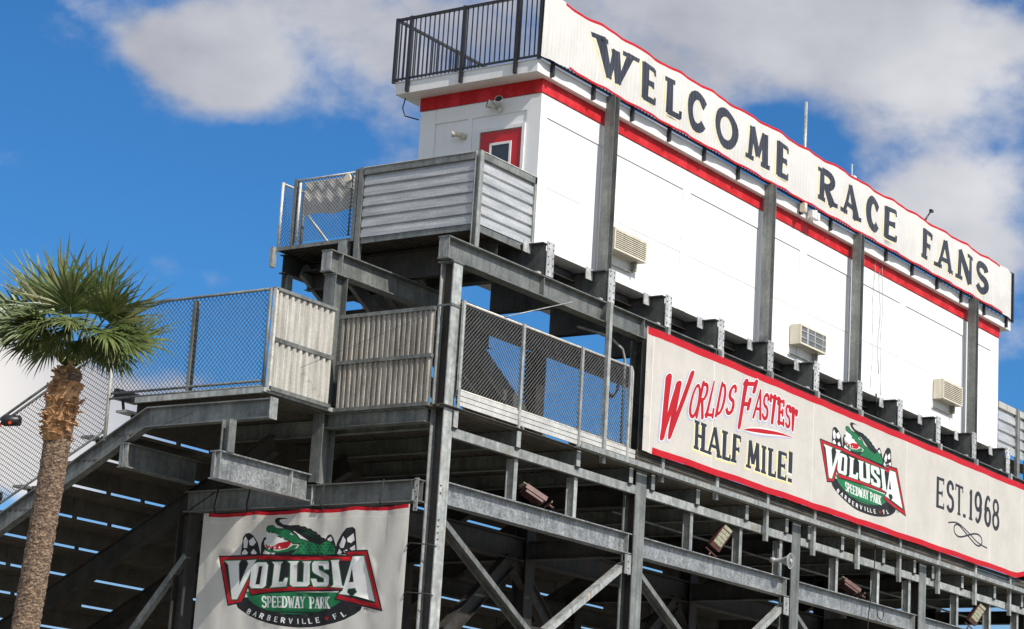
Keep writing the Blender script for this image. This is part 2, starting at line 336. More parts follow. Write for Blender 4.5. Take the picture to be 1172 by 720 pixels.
# --- seating rows
rrow = random.Random(21)
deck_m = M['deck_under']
for k in range(17):
    z = 6.47 - .381 * k; y0 = 26.42 + .74 * k
    mb = MB()
    # ribbed tread plank (ribs run along the stand)
    n = 6; prof = []
    for j in range(n):
        a = j * .728 / n; prof += [(a, 0), (a + .05, 0), (a + .06, -.03), (a + .105, -.03)]
    top = [(.737, .006), (0, .006)]
    pr = [(a, b) for a, b in prof] + [(.737, 0)] + top
    mb.extrude(pr, (27.07, y0, z), (GX1, y0, z))
    # riser with an open slot at its foot
    zt = 7.0 if k == 0 else 6.47 - .381 * (k - 1)
    mb.box(27.07, GX1, y0 - .012, y0 - .004, z + .045, zt - .001)
    for q in range(13):
        x = 28.05 + 1.95 * q
        mb.box(x, x + .10, y0 - .03, y0 - .013, z + .0, zt - .04)
        if q > 0 and rrow.random() < (.5 if q < 3 else .72): mb.box(x + .1, x + 1.95 * rrow.choice((.35, 1, 1)), y0 - .024, y0 - .014, z + .0, z + .09)
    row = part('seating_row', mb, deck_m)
    # bench plank on brackets
    bb = MB(); yb = y0 + .30
    bb.box(27.15, GX1, yb, yb + .24, z + .40, z + .44)
    part('bench_plank', bb, M['alu'], parent=row)
    if k < 12: each('bench_bracket', [(27.40, 27.45, yb + .08, yb + .14, z + .006, z + .398), (29.35, 29.40, yb + .08, yb + .14, z + .006, z + .398)], M['steel_dark'], gs, row)
    if k % 2 == 0 and k < 9:
        bk = MB(); bk.box(27.12, 27.62, yb + .22, yb + .30, z + .62, z + .80); bk.bar((27.3, yb + .2, z + .4), (27.3, yb + .26, z + .66), .04, .03)
        part('backrest', bk, M['black'], parent=row)
# supports at the ends of risers
# --- walkway deck at the top row: ribs along the stand
def ribbed_deck(x0, x1, y0, y1, z, pitch=.13, h=.035):
    pr = []; n = max(1, int((y1 - y0) / pitch)); p = (y1 - y0) / n
    for j in range(n): a = j * p; pr += [(a, 0), (a + p * .45, 0), (a + p * .55, -h), (a + p * .9, -h)]
    pr += [(y1 - y0, 0), (y1 - y0, .012), (0, .012)]
    m = MB(); m.extrude(pr, (x0, y0, z), (x1, y0, z)); return m
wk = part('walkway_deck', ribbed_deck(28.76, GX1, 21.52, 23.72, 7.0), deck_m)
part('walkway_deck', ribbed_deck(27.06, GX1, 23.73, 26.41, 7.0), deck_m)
each('edge_angle', [(27.0, 27.055, 23.73, 26.41, 6.97, 7.06), (27.0, 28.74, 23.675, 23.725, 6.985, 7.05)], M['steel_light'])
part('edge_angle', MB().box(32.5, GX1, 21.36, 21.375, 6.98, 7.07).box(32.5, GX1, 21.375, 21.50, 6.98, 6.995), M['steel_light'], label='long bright edge angle running under the banner')
part('edge_angle', MB().box(28.745, 28.76, 21.87, 23.86, 6.98, 7.06), M['steel'])
# joists under the walkway with gusseted ends
for x in (29.16, 30.92, 32.72, 34.42, 35.16, 36.75, 38.6, 40.2, 41.15, 42.6, 44.5, 46.02, 46.95, 48.5, 50.3, 51.9):
    mb = MB().ibeam((x, 21.56, 6.83), (x, 26.2, 6.83), .26, .10, .014, .010)
    j = part('joist', mb, M['steel'])
    part('end_plate', MB().box(x - .055, x + .06, 21.545, 21.558, 6.70, 6.965), M['steel_light'], parent=j)
    part('seat_plate', MB().box(x - .05, x + .06, 21.56, 21.66, 6.665, 6.695), M['rubber'], parent=j)
# short posts between lower beam and rail beam
for x in (31.05, 32.85, 36.75, 38.6, 40.2, 42.6, 44.5, 46.02, 48.5, 50.3, 51.9):
    part('post', MB().ibeam((x, 21.74, 5.85), (x, 21.74, 6.54), .16, .10, .012, .01, up=(0, 1, 0)), M['steel_light'])
# --- press box joists on the upper beams
NJ = 11
for k in range(NJ):
    x = 31.50 + 1.948 * k
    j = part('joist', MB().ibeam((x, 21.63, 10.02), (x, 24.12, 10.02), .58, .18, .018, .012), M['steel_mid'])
    ep = MB().box(x - .015, x + .195, 21.585, 21.60, 9.74, 10.34)
    for zz in (9.8, 9.93, 10.06, 10.2, 10.29):
        for xx in (x + .02, x + .15): ep.box(xx, xx + .022, 21.578, 21.586, zz, zz + .022, 1)
    part('end_plate', ep, [M['zinc'], M['dark']], parent=j)
    each('clip_angle', [(x - .24, x - .022, 21.92, 21.935, 10.14, 10.35), (x - .13, x - .025, 21.68, 21.80, 9.742, 9.80)], M['zinc'], gs, j)
for y in (22.35, 23.1):
    part('cross_beam', MB().ibeam((31.8, y, 10.24), (51.4, y, 10.24), .16, .1, .012, .01), M['steel_dark'])
# joists and beams of the end landing
for x in (30.9, 31.6):
    part('joist', MB().ibeam((x, 22.2, 10.0), (x, 26.3, 10.0), .5, .14, .014, .01), M['steel_dark'])
part('beam', MB().ibeam((30.2, 26.30, 10.08), (36.5, 26.30, 10.08), .34, .16, .016, .012), M['steel_dark'])
part('post', MB().ibeam((30.35, 26.30, 7.03), (30.35, 26.30, 9.9), .14, .14, .012, .01, up=(0, 1, 0)), M['steel'], label='slender post under the gate landing')
part('post', MB().ibeam((33.9, 26.30, 7.03), (33.9, 26.30, 9.9), .14, .14, .012, .01, up=(0, 1, 0)), M['steel_dark'])
part('landing_deck', ribbed_deck(30.14, 31.75, 22.14, 26.42, 10.34, .11), deck_m)
part('edge_angle', MB().box(30.11, 30.135, 22.16, 24.52, 10.24, 10.37).box(30.11, 31.7, 22.10, 22.135, 10.22, 10.36).box(30.11, 30.135, 24.72, 26.42, 10.30, 10.37), M['steel'])
part('bracket', MB().channel((30.10, 24.9, 9.83), (30.10, 24.9, 10.33), .20, .10, .012, up=(0, 1, 0)), M['steel_light'])
part('bracket', MB().box(30.02, 30.13, 26.40, 26.46, 10.0, 10.36), M['steel_light'])
# light uprights that carry the long banner
for k in range(10):
    x = 33.40 + 1.958 * k
    zb = 6.87 if k < 3 else 6.39
    up_ = MB().channel((x, 21.47, zb), (x, 21.47, 9.70), .09, .07, .009, up=(1, 0, 0), flip=-1)
    part('banner_upright', up_, M['steel_light'])
for q in range(3): part('toe_board', MB().box(34.5, GX1, 21.505, 21.53, 7.075 + q * .085, 7.075 + q * .085 + .07), deck_m)
part('rear_riser', MB().box(34.9, GX1, 23.2, 23.22, 7.02, 7.9), M['steel_dark'])
# conduit under the rail beam
part('conduit', MB().tube([(35.2, 22.4, 6.35), (40.5, 22.4, 6.32), (46, 22.4, 6.33), (52, 22.4, 6.33)], .022, 6), M['steel'])
part('conduit', MB().tube([(34.35, 21.75, 7.2), (34.35, 21.75, 8.9), (34.33, 21.8, 9.1), (34.0, 21.9, 9.28), (33.3, 22.1, 9.3)], .025, 8), M['steel_light'])

# ================================================================= PRESS BOX
pb = thing('press_box', (31.76, 22.03, 10.4), 'long white press box with a red band under its roof, on the grandstand', 'press box')
X0, X1, Y0, Y1, Z0, Z1 = 31.77, 51.60, 22.09, 24.72, 10.40, 13.385
# wall core (recessed face) plus raised trim boards
part('wall', MB().box(X0 + .02, X1 - .02, Y0 + .02, Y1 - .02, Z0 + .004, Z1 - .004), M['wall_white'], pb)
tr = MB()
zl = 12.74
tr.box(X0, X1, Y0, Y0 + .018, zl, 13.13)                       # top board, long side
seams = [(31.76, 31.97), (33.78, 34.08), (36.64, 36.92), (39.62, 39.90 + .3), (41.40, 41.70), (43.72, 44.22), (46.13, 46.43), (49.55, 50.28), (51.14, 51.6)]
for a, b in seams: tr.box(max(a, X0), min(b, X1), Y0, Y0 + .018, Z0, zl - .001)
part('wall_trim', tr, M['wall_white'], pb)
tr = MB()                                                       # end wall trim
tr.box(X0, X0 + .018, 22.381, Y1 - .36, 12.86, 13.13)
for a, b in ((22.11, 22.38), (23.55, 23.64), (24.365, 24.70)): tr.box(X0, X0 + .018, a, b, Z0, 12.859 if 22.3 < a < 24 else 13.13)
part('wall_trim', tr, M['wall_white'], pb)
part('wall_seam', MB().box(X0 + .3, 33.2, Y0 + .0165, Y0 + .019, 11.50, 11.506).box(34.1, 51.1, Y0 + .0165, Y0 + .019, 11.50, 11.506).box(X0 + .0165, X0 + .019, 23.64, 24.36, 12.22, 12.226), M['corr_grey'], pb)
rb = MB().box(X0 - .02, X1 + .02, Y0 - .02, Y0 - .0, 13.14, Z1).box(X0 - .02, X0 - .0, Y0 + .001, Y1, 13.14, Z1)
part('red_band', rb, M['red_paint'], pb)
rf = MB().box(31.39, 51.98, 21.95, 25.03, 13.388, 13.60)
slab = part('roof_slab', rf, M['trim_white'], pb)
part('drip_edge', MB().box(31.37, 52.0, 21.935, 25.05, 13.604, 13.615), M['trim_white'], pb, slab)
# door on the end wall
dr = part('door', MB().box(X0 - .012, X0 + .015, 22.46, 23.33, 10.45, 12.54), M['door_red'], pb)
fr = MB()
for a, b, c, d in ((22.385, 22.445, 10.45, 12.62), (23.345, 23.405, 10.45, 12.62)): fr.box(X0 - .035, X0 + .01, a, b, c, d)
fr.box(X0 - .035, X0 + .01, 22.4455, 23.3445, 12.555, 12.62)
part('door_frame', fr, M['trim_white'], pb, dr)
wf = MB()
for a, b, c, d in ((22.66, 22.70, 11.45, 12.33), (23.08, 23.12, 11.45, 12.33), (22.701, 23.079, 12.285, 12.33), (22.701, 23.079, 11.45, 11.49)): wf.box(X0 - .03, X0 - .0125, a, b, c, d)
part('window_frame', wf, M['trim_white'], pb, dr)
part('window', MB().box(X0 - .02, X0 - .0125, 22.701, 23.079, 11.491, 12.284), M['glass'], pb, dr)
part('handle', MB().tube([(X0 - .06, 23.27, 11.35), (X0 - .06, 23.17, 11.35)], .012, 8).tube([(X0 - .01, 23.27, 11.35), (X0 - .06, 23.27, 11.35)], .01, 8), M['steel_light'], pb, dr)
# steel posts in front of the long wall
for x in (33.69, 39.63, 43.58, 49.58):
    q = MB().ibeam((x, 21.86, 10.16), (x, 21.86, 13.62), .16, .20, .012, .009, up=(1, 0, 0))
    p_ = part('wall_post', q, M['steel'], pb)
    part('clip', MB().box(x - .16, x - .085, 21.955, 21.978, 13.42, 13.58), M['pipe_white'], pb, p_)
    part('base_plate', MB().box(x - .11, x + .11, 21.75, 21.97, 10.142, 10.158), M['bronze'], pb, p_)
# rear downpipe at the far corner of the end wall
part('cable', MB().tube([(31.6, 24.95, 13.38), (31.6, 25.0, 13.2), (31.62, 24.95, 13.05), (31.74, 24.72, 12.98)], .012, 6), M['rubber'], pb)
# thin cables down the long wall
for x, zt, zb in ((44.75, 13.45, 10.5), (45.05, 13.3, 10.9), (45.18, 13.45, 10.45)):
    pts = [(x + .05 * math.sin(t * 1.3 + x * 9), Y0 - .03, zt - (zt - zb) * t / 8) for t in range(9)]
    part('cable', MB().tube(pts, .007, 5), M['steel_light'], pb)
part('conduit', MB().tube([(45.0, 22.06, 10.45), (45.0, 22.02, 9.9)], .02, 6), M['rubber'], pb)

# ---- air conditioners
def air_con(x0, x1, z0, z1, kind, label):
    yb, yf = 22.09, 21.84
    t = thing('air_conditioner', ((x0 + x1) / 2, yb, z0), label, 'air conditioner', 'wall air conditioners on the press box')
    b = MB(); w = .035
    b.box(x0, x1, yf + .03, yb - .001, z0, z1)
    part('casing', b, M['cream'], t)
    g = MB()
    for a, c, d, e in ((x0, x0 + w, z0, z1), (x1 - w, x1, z0, z1), (x0 + w, x1 - w, z0, z0 + w), (x0 + w, x1 - w, z1 - w, z1)): g.box(a, c, yf, yf + .029, d, e)
    part('grille_frame', g, M['cream'], t)
    part('grille_recess', MB().box(x0 + w, x1 - w, yf + .022, yf + .029, z0 + w, z1 - w), M['dark'], t)
    g = MB()
    if kind == 'louvre':
        n = 9; h = (z1 - z0 - 2 * w) / n
        for i in range(n): g.box(x0 + w, x1 - w, yf + .002, yf + .021, z0 + w + h * i + h * .55, z0 + w + h * (i + .98))
        part('louvre', g, M['cream'], t)
    else:
        W = x1 - x0
        for fx in (.25, .55, .86): g.box(x0 + W * fx, x0 + W * fx + (.06 if fx == .25 else .02), yf + .002, yf + .0212, z0 + w, z1 - w)
        for fz in (.33, .66): g.box(x0 + w, x1 - w, yf + .0015, yf + .0018 + .018, z0 + (z1 - z0) * fz, z0 + (z1 - z0) * fz + .018)
        n = 22
        for i in range(n): g.box(x0 + w + (W - 2 * w) * i / n, x0 + w + (W - 2 * w) * i / n + .012, yf + .012, yf + .02, z0 + w, z1 - w)
        part('guard_grid', g, M['corr_silver'], t)
    part('support_shelf', MB().box(x0 - .05, x1 - .12, yb - .05, yb - .002, z0 - .20, z0 - .185).box(x1 - .16, x1 - .12, yb - .12, yb - .002, z0 - .18, z0 - .002), M['corr_grey'], t)
air_con(33.95, 35.06, 10.86, 11.26, 'louvre', 'louvred cream air conditioner beside the steel post nearest the red door')
air_con(41.07, 42.21, 10.69, 11.10, 'grid', 'air conditioner with a white grid of square openings, middle of the white wall')
air_con(47.96, 49.01, 10.93, 11.38, 'louvre', 'louvred cream air conditioner near the far right end of the white wall')

# ---- roof railing
rr = thing('roof_railing', (31.39, 21.88, 13.6), 'black metal balustrade with slim balusters round the flat roof of the press box', 'railing')
zt, zb = 14.80, 13.66
XL, XR, YF, YB = 31.37, 52.0, 21.915, 25.06
part('top_rail', MB().bar((XL, YF, zt), (XR, YF, zt), .04, .05).bar((XL, YB, zt), (XR, YB, zt), .04, .05).bar((XL, YF + .03, zt), (XL, YB - .03, zt), .04, .05).bar((XR, YF + .03, zt), (XR, YB - .03, zt), .04, .05), M['black'], rr)
part('bottom_rail', MB().bar((XL, YF, zb), (XR, YF, zb), .03, .035).bar((XL, YB, zb), (XR, YB, zb), .03, .035).bar((XL, YF + .03, zb), (XL, YB - .03, zb), .03, .035).bar((XR, YF + .03, zb), (XR, YB - .03, zb), .03, .035), M['black'], rr)
cnt = 0
def pst(x, y, low=True):
    p = MB().box(x - .03, x + .03, y - .03, y + .03, 13.40 if low else 13.6, zt + .03)
    o = part('post', p, M['black'], rr)
    return o
for x in [31.80, 33.12, 34.44, 35.76, 37.07, 38.40, 39.73, 41.06, 42.37, 43.70, 45.02, 46.35, 47.67, 49.0, 50.32, 51.64]: pst(x, 21.915)
for y in (22.40, 23.56, 24.74): pst(31.36, y)
pst(XL, YF, False); pst(XL, YB, False); pst(XR, YF, False); pst(XR, YB, False)
for x in (33.2, 35.9, 38.6, 41.3, 44, 46.7, 49.4): pst(x, YB, False)
bal = []
y = YF + .11
while y < YB - .05: bal.append((XL, y)); y += .105
x = XL + .11
front = []
while x < XR - .05: front.append((x, YF)); x += .115
for (x, y) in bal + front[:100 - len(bal)]:
    part('baluster', MB().box(x - .009, x + .009, y - .009, y + .009, zb, zt - .02), M['black'], rr)
mb = MB()
for (x, y) in front[100 - len(bal):] + [(x, YB) for x, _ in front] + [(XR, y) for _, y in bal]:
    mb.box(x - .009, x + .009, y - .009, y + .009, zb, zt - .02)
part('baluster', mb, M['black'], rr, kind='stuff')

# ================================================================= LETTERING
def arc(cx, cy, rx, ry, a0, a1, n=9): return [(cx + rx * math.cos(R(a0 + (a1 - a0) * i / n)), cy + ry * math.sin(R(a0 + (a1 - a0) * i / n))) for i in range(n + 1)]
# skeletons in a unit box: strokes, then serif spots (x,y,dir) ; t = heavy strokes, h = hairline strokes (2nd item = relative weight)
G = {
 'A': ([([(.12, 0), (.5, 1)], .6), ([(.5, 1), (.88, 0)], 1), ([(.25, .33), (.75, .33)], .6)], [(.12, 0), (.88, 0)]),
 'B': ([([(.2, 0), (.2, 1)], 1), ([(.2, .96)] + arc(.45, .76, .35, .2, 90, -90) + [(.2, .56)], .8), ([(.2, .5)] + arc(.45, .27, .4, .23, 90, -90) + [(.2, .04)], .8)], [(.15, 0), (.15, 1)]),
 'C': ([([(.86, .74)] + arc(.5, .5, .38, .46, 35, 325, 16), 1)], []),
 'D': ([([(.2, 0), (.2, 1)], 1), ([(.2, .95)] + arc(.42, .5, .4, .45, 90, -90, 12) + [(.2, .05)], .9)], [(.15, 0), (.15, 1)]),
 'E': ([([(.2, 0), (.2, 1)], 1), ([(.1, .95), (.85, .95)], .62), ([(.2, .5), (.7, .5)], .62), ([(.1, .05), (.88, .05)], .62), ([(.85, 1), (.85, .8)], .4), ([(.88, 0), (.88, .2)], .4), ([(.7, .6), (.7, .4)], .4)], []),
 'F': ([([(.2, 0), (.2, 1)], 1), ([(.1, .95), (.87, .95)], .62), ([(.2, .5), (.72, .5)], .62), ([(.87, 1), (.87, .78)], .4), ([(.72, .6), (.72, .4)], .4)], [(.2, 0)]),
 'H': ([([(.2, 0), (.2, 1)], 1), ([(.8, 0), (.8, 1)], 1), ([(.2, .5), (.8, .5)], .6)], [(.2, 0), (.2, 1), (.8, 0), (.8, 1)]),
 'I': ([([(.5, 0), (.5, 1)], 1)], [(.5, 0), (.5, 1)]),
 'K': ([([(.2, 0), (.2, 1)], 1), ([(.25, .4), (.82, 1)], .7), ([(.42, .55), (.85, 0)], 1)], [(.2, 0), (.2, 1), (.85, 0), (.8, 1)]),
 'L': ([([(.25, 0), (.25, 1)], 1), ([(.15, .05), (.9, .05)], .62), ([(.9, 0), (.9, .22)], .4)], [(.25, 1)]),
 'M': ([([(.13, 0), (.2, 1)], .75), ([(.2, 1), (.5, .2)], 1), ([(.5, .2), (.8, 1)], .75), ([(.8, 1), (.87, 0)], 1)], [(.13, 0), (.87, 0)]),
 'N': ([([(.18, 0), (.18, 1)], .75), ([(.18, 1), (.82, 0)], 1), ([(.82, 0), (.82, 1)], .75)], [(.18, 0), (.82, 1)]),
 'O': ([(arc(.5, .5, .39, .46, 0, 360, 22), 1)], []),
 'P': ([([(.2, 0), (.2, 1)], 1), ([(.2, .95)] + arc(.45, .70, .37, .25, 90, -90) + [(.2, .45)], .85)], [(.2, 0), (.15, 1)]),
 'R': ([([(.2, 0), (.2, 1)], 1), ([(.2, .95)] + arc(.45, .72, .35, .23, 90, -90) + [(.2, .49)], .85), ([(.45, .49), (.85, 0)], 1)], [(.2, 0), (.15, 1), (.85, 0)]),
 'S': ([([(.82, .74)] + arc(.5, .74, .33, .22, 20, 250, 12)[1:] + [(.5, .5)] + arc(.5, .27, .35, .23, 70, -160, 12), .95)], []),
 'T': ([([(.5, 0), (.5, 1)], 1), ([(.08, .95), (.92, .95)], .62), ([(.08, 1), (.08, .78)], .4), ([(.92, 1), (.92, .78)], .4)], [(.5, 0)]),
 'U': ([([(.2, 1), (.2, .3)] + arc(.5, .28, .3, .25, 180, 360, 10) + [(.8, .3), (.8, 1)], .95)], [(.2, 1), (.8, 1)]),
 'V': ([([(.12, 1), (.5, 0)], 1), ([(.5, 0), (.88, 1)], .65)], [(.12, 1), (.88, 1)]),
 'W': ([([(.08, 1), (.3, 0)], 1), ([(.3, 0), (.5, .85)], .6), ([(.5, .85), (.7, 0)], 1), ([(.7, 0), (.93, 1)], .6)], [(.08, 1), (.93, 1)]),
 'Y': ([([(.1, 1), (.5, .45)], 1), ([(.9, 1), (.5, .45)], .7), ([(.5, 0), (.5, .5)], 1)], [(.1, 1), (.9, 1), (.5, 0)]),
 '!': ([([(.5, 1), (.5, .3)], 1.3), ([(.5, .0), (.5, .13)], 1.4)], []),
 '.': ([([(.5, 0), (.5, .12)], 1.2)], []),
 '1': ([([(.55, 0), (.55, 1)], 1), ([(.55, .98), (.25, .84)], .6)], [(.55, 0)]),
 '6': ([(arc(.5, .3, .33, .27, 0, 360, 16), 1), ([(.8, .86)] + arc(.55, .5, .38, .46, 80, 185, 8), .9)], []),
 '8': ([(arc(.5, .74, .29, .22, 0, 360, 14), .9), (arc(.5, .27, .35, .25, 0, 360, 16), 1)], []),
 '9': ([(arc(.5, .7, .33, .27, 0, 360, 16), 1), ([(.2, .14)] + arc(.45, .5, .38, .46, -100, 5, 8), .9)], []),
}
def hull(p):
    p = sorted(set(p)); 
    if len(p) < 3: return p
    def half(q):
        o = []
        for a in q:
            while len(o) > 1 and (o[-1][0] - o[-2][0]) * (a[1] - o[-2][1]) - (o[-1][1] - o[-2][1]) * (a[0] - o[-2][0]) <= 1e-12: o.pop()
            o.append(a)
        return o[:-1]
    return half(p) + half(p[::-1])
def fatten(pts, tx, ty, closed=False):
    """ribbon polygons (quads) along a polyline with an elliptical nib (tx across, ty up)"""
    n = len(pts); L_, Rr = [], []
    closed = n > 3 and abs(pts[0][0] - pts[-1][0]) + abs(pts[0][1] - pts[-1][1]) < 1e-6
    for i in range(n):
        if closed: a = pts[i - 1] if i > 0 else pts[-2]; b = pts[i + 1] if i < n - 1 else pts[1]
        else: a = pts[max(i - 1, 0)]; b = pts[min(i + 1, n - 1)]
        dx, dy = b[0] - a[0], b[1] - a[1]; l = math.hypot(dx, dy) or 1
        nx, ny = -dy / l, dx / l
        L_.append((pts[i][0] + nx * tx / 2, pts[i][1] + ny * ty / 2)); Rr.append((pts[i][0] - nx * tx / 2, pts[i][1] - ny * ty / 2))
    return [hull([L_[i], L_[i + 1], Rr[i + 1], Rr[i]]) for i in range(n - 1)]
def ext(pts, e):
    if len(pts) == 2 and e:
        (x0, y0), (x1, y1) = pts; l = math.hypot(x1 - x0, y1 - y0); ux, uy = (x1 - x0) / l * e, (y1 - y0) / l * e
        return [(x0 - ux, y0 - uy), (x1 + ux, y1 + uy)]
    return pts
def glyph(ch, quad, w, serif=True, grow=0.0, contrast=1.0, brush=0.0):
    """quad = BL, BR, TL, TR corners in banner metres; w = stroke weight in metres"""
    BL, BR, TL, TR = quad
    W = math.hypot(BR[0] - BL[0], BR[1] - BL[1]); H = math.hypot(TL[0] - BL[0], TL[1] - BL[1])
    st, sf = G[ch]; out = []
    polys = []
    for pts, k in st:
        kk = 1 - (1 - k) * contrast
        polys += fatten(ext(pts, (grow / H) * .5), (w * kk + grow) / W, (w * kk * .8 + grow) / H)
        if brush and len(pts) == 2:      # rounded brush ends
            for p in pts: polys.append([(p[0] + math.cos(R(a)) * (w * kk + grow) / W / 2, p[1] + math.sin(R(a)) * (w * kk + grow) / H / 2) for a in range(0, 360, 45)])
    if serif:
        for (x, y) in sf:
            sw = (w * 1.55 + grow) / W / 2; sh = (w * .42 + grow) / H / 2; y_ = .5 + (y - .5) * (1 - (w * .42) / H)
            polys.append([(x - sw, y_ - sh), (x + sw, y_ - sh), (x + sw, y_ + sh), (x - sw, y_ + sh)])
    def mp(p):
        u, v = p
        return ((BL[0] * (1 - u) + BR[0] * u) * (1 - v) + (TL[0] * (1 - u) + TR[0] * u) * v, (BL[1] * (1 - u) + BR[1] * u) * (1 - v) + (TL[1] * (1 - u) + TR[1] * u) * v)
    return [[mp(p) for p in q] for q in polys]
def ccw(p):
    a = sum(p[i - 1][0] * p[i][1] - p[i][0] * p[i - 1][1] for i in range(len(p)))
    return p if a > 0 else p[::-1]
def inset(poly, d):
    p = ccw(poly); n = len(p); out = []
    for i in range(n):
        a, b, c = Vector(p[i - 1]), Vector(p[i]), Vector(p[(i + 1) % n])
        e1 = (b - a).normalized(); e2 = (c - b).normalized()
        n1 = Vector((-e1.y, e1.x)); n2 = Vector((-e2.y, e2.x)); m = n1 + n2
        k = max(.35, 1 + n1.dot(n2)); out.append(tuple(b + m * (d / k)))
    return out
def sheet(layers, x0, x1, z0, z1, grid, fn):
    """one printed sheet: layers = [(material key, [polygons])], painter's order; fn maps (s, t) to a world point"""
    verts = []; faces = []; fmat = []
    def addp(poly, m):
        o = len(verts); poly = ccw(poly)
        poly = [(min(max(a, x0), x1), min(max(b, z0), z1)) for a, b in poly]
        verts.extend(Vector(p) for p in poly); faces.append(list(range(o, o + len(poly)))); fmat.append(m)
    keys = []
    for key, polys in layers:
        if key not in keys: keys.append(key)
        for p in polys:
            if len(p) > 2: addp(p, keys.index(key))
    nx = int((x1 - x0) / grid) + 1; nz = max(2, int((z1 - z0) / grid))
    edges = []
    for i in range(1, nx):
        for j in range(1, nz):
            verts.append(Vector((x0 + (x1 - x0) * i / nx + .0007 * j, z0 + (z1 - z0) * j / nz + .0005 * i % .003)))
    for i in range(1, nx):
        for zz in (z0, z1):
            pass
    v, e, f, ov, oe, of = delaunay_2d_cdt(verts, edges, faces, 1, 1e-5, True)
    mb = MB(); mb.v = [fn(p[0], p[1]) for p in v]
    for tri, src in zip(f, of):
        if not src: continue
        mb.f.append(tuple(tri)); mb.m.append(fmat[max(src)]); mb.smooth.append(True)
    return mb, [B[k] for k in keys]
def rect(a, b, c, d, n=1):
    """rectangle with its long edges subdivided so the sheet can ripple"""
    return [(a + (b - a) * i / n, c) for i in range(n + 1)] + [(b - (b - a) * i / n, d) for i in range(n + 1)]

# ---- welcome banner
words = [('W', (33.13, 33.98, 32.93, 34.22)), ('E', (34.50, 35.05, 34.48, 35.05)), ('L', (35.38, 35.94, 35.36, 35.92)), ('C', (36.18, 36.93, 36.16, 36.94)), ('O', (37.18, 38.13, 37.16, 38.13)),
         ('M', (38.45, 39.39, 38.46, 39.41)), ('E', (39.69, 40.24, 39.68, 40.26)), ('R', (41.55, 42.32, 41.55, 42.30)), ('A', (42.58, 43.45, 42.58, 43.43)), ('C', (43.74, 44.46, 43.72, 44.44)),
         ('E', (44.63, 45.25, 44.64, 45.27)), ('F', (46.55, 47.15, 46.57, 47.19)), ('A', (47.33, 48.20, 47.33, 48.20)), ('N', (48.45, 49.30, 48.48, 49.32)), ('S', (49.52, 50.25, 49.53, 50.23))]
base = [rect(31.34, 51.78, 13.63, 14.80, 200)]
L_y, L_w, L_n = [], [], []
for ch, (a, b, c, d) in words:
    zb_, zt_ = 13.86, 14.56
    q = ((a, zb_), (b, zb_), (c, zt_), (d, zt_)); qy = tuple((p[0] - .055, p[1] - .026) for p in q)
    L_y += glyph(ch, qy, .228, grow=.03); L_w += glyph(ch, tuple((p[0] - .03, p[1] - .012) for p in q), .228, grow=.02); L_n += glyph(ch, q, .228)
def scallop(x, k0=33.12, p=1.32): return abs(math.sin(math.pi * (x - k0) / p))
def welcome(s, t):
    v = (t - 13.63) / 1.17
    dz = -.022 * scallop(s) * v ** 2 + .012 * math.sin(s * 2.1) * v - .012 * (1 - scallop(s)) * (1 - v)
    if s > 51.0: dz -= (s - 51.0) ** 2 * .08 * v
    y = 21.80 - .022 * math.sin(s * 4.76 + .6 * v) * (1 - .3 * v) - .008 * math.sin(s * 11 + v * 3) - .02 * math.sin(v * math.pi)
    if s > 51.4: y += (s - 51.4) * .2
    if s < 31.5: y += .03
    return (s, y, t + dz)
hem = [rect(31.9, 51.0, 14.745, 14.80, 190), rect(32.1, 51.2, 13.63, 13.672, 190)]
wseams = [rect(x, x + .012, 13.68, 14.74) for x in (33.0, 37.6, 42.0, 46.3, 50.5)]
mb, ms = sheet([('wbase', base), ('red', hem), ('white', wseams), ('yellow', L_y), ('wbase', L_w), ('wnavy', L_n)], 31.34, 51.78, 13.63, 14.80, .16, welcome)
wb = mb.build('banner', ms); wb.name = 'welcome_banner'
tag(wb, 'long off-white roof banner reading WELCOME RACE FANS in dark serif capitals edged in yellow', 'banner')

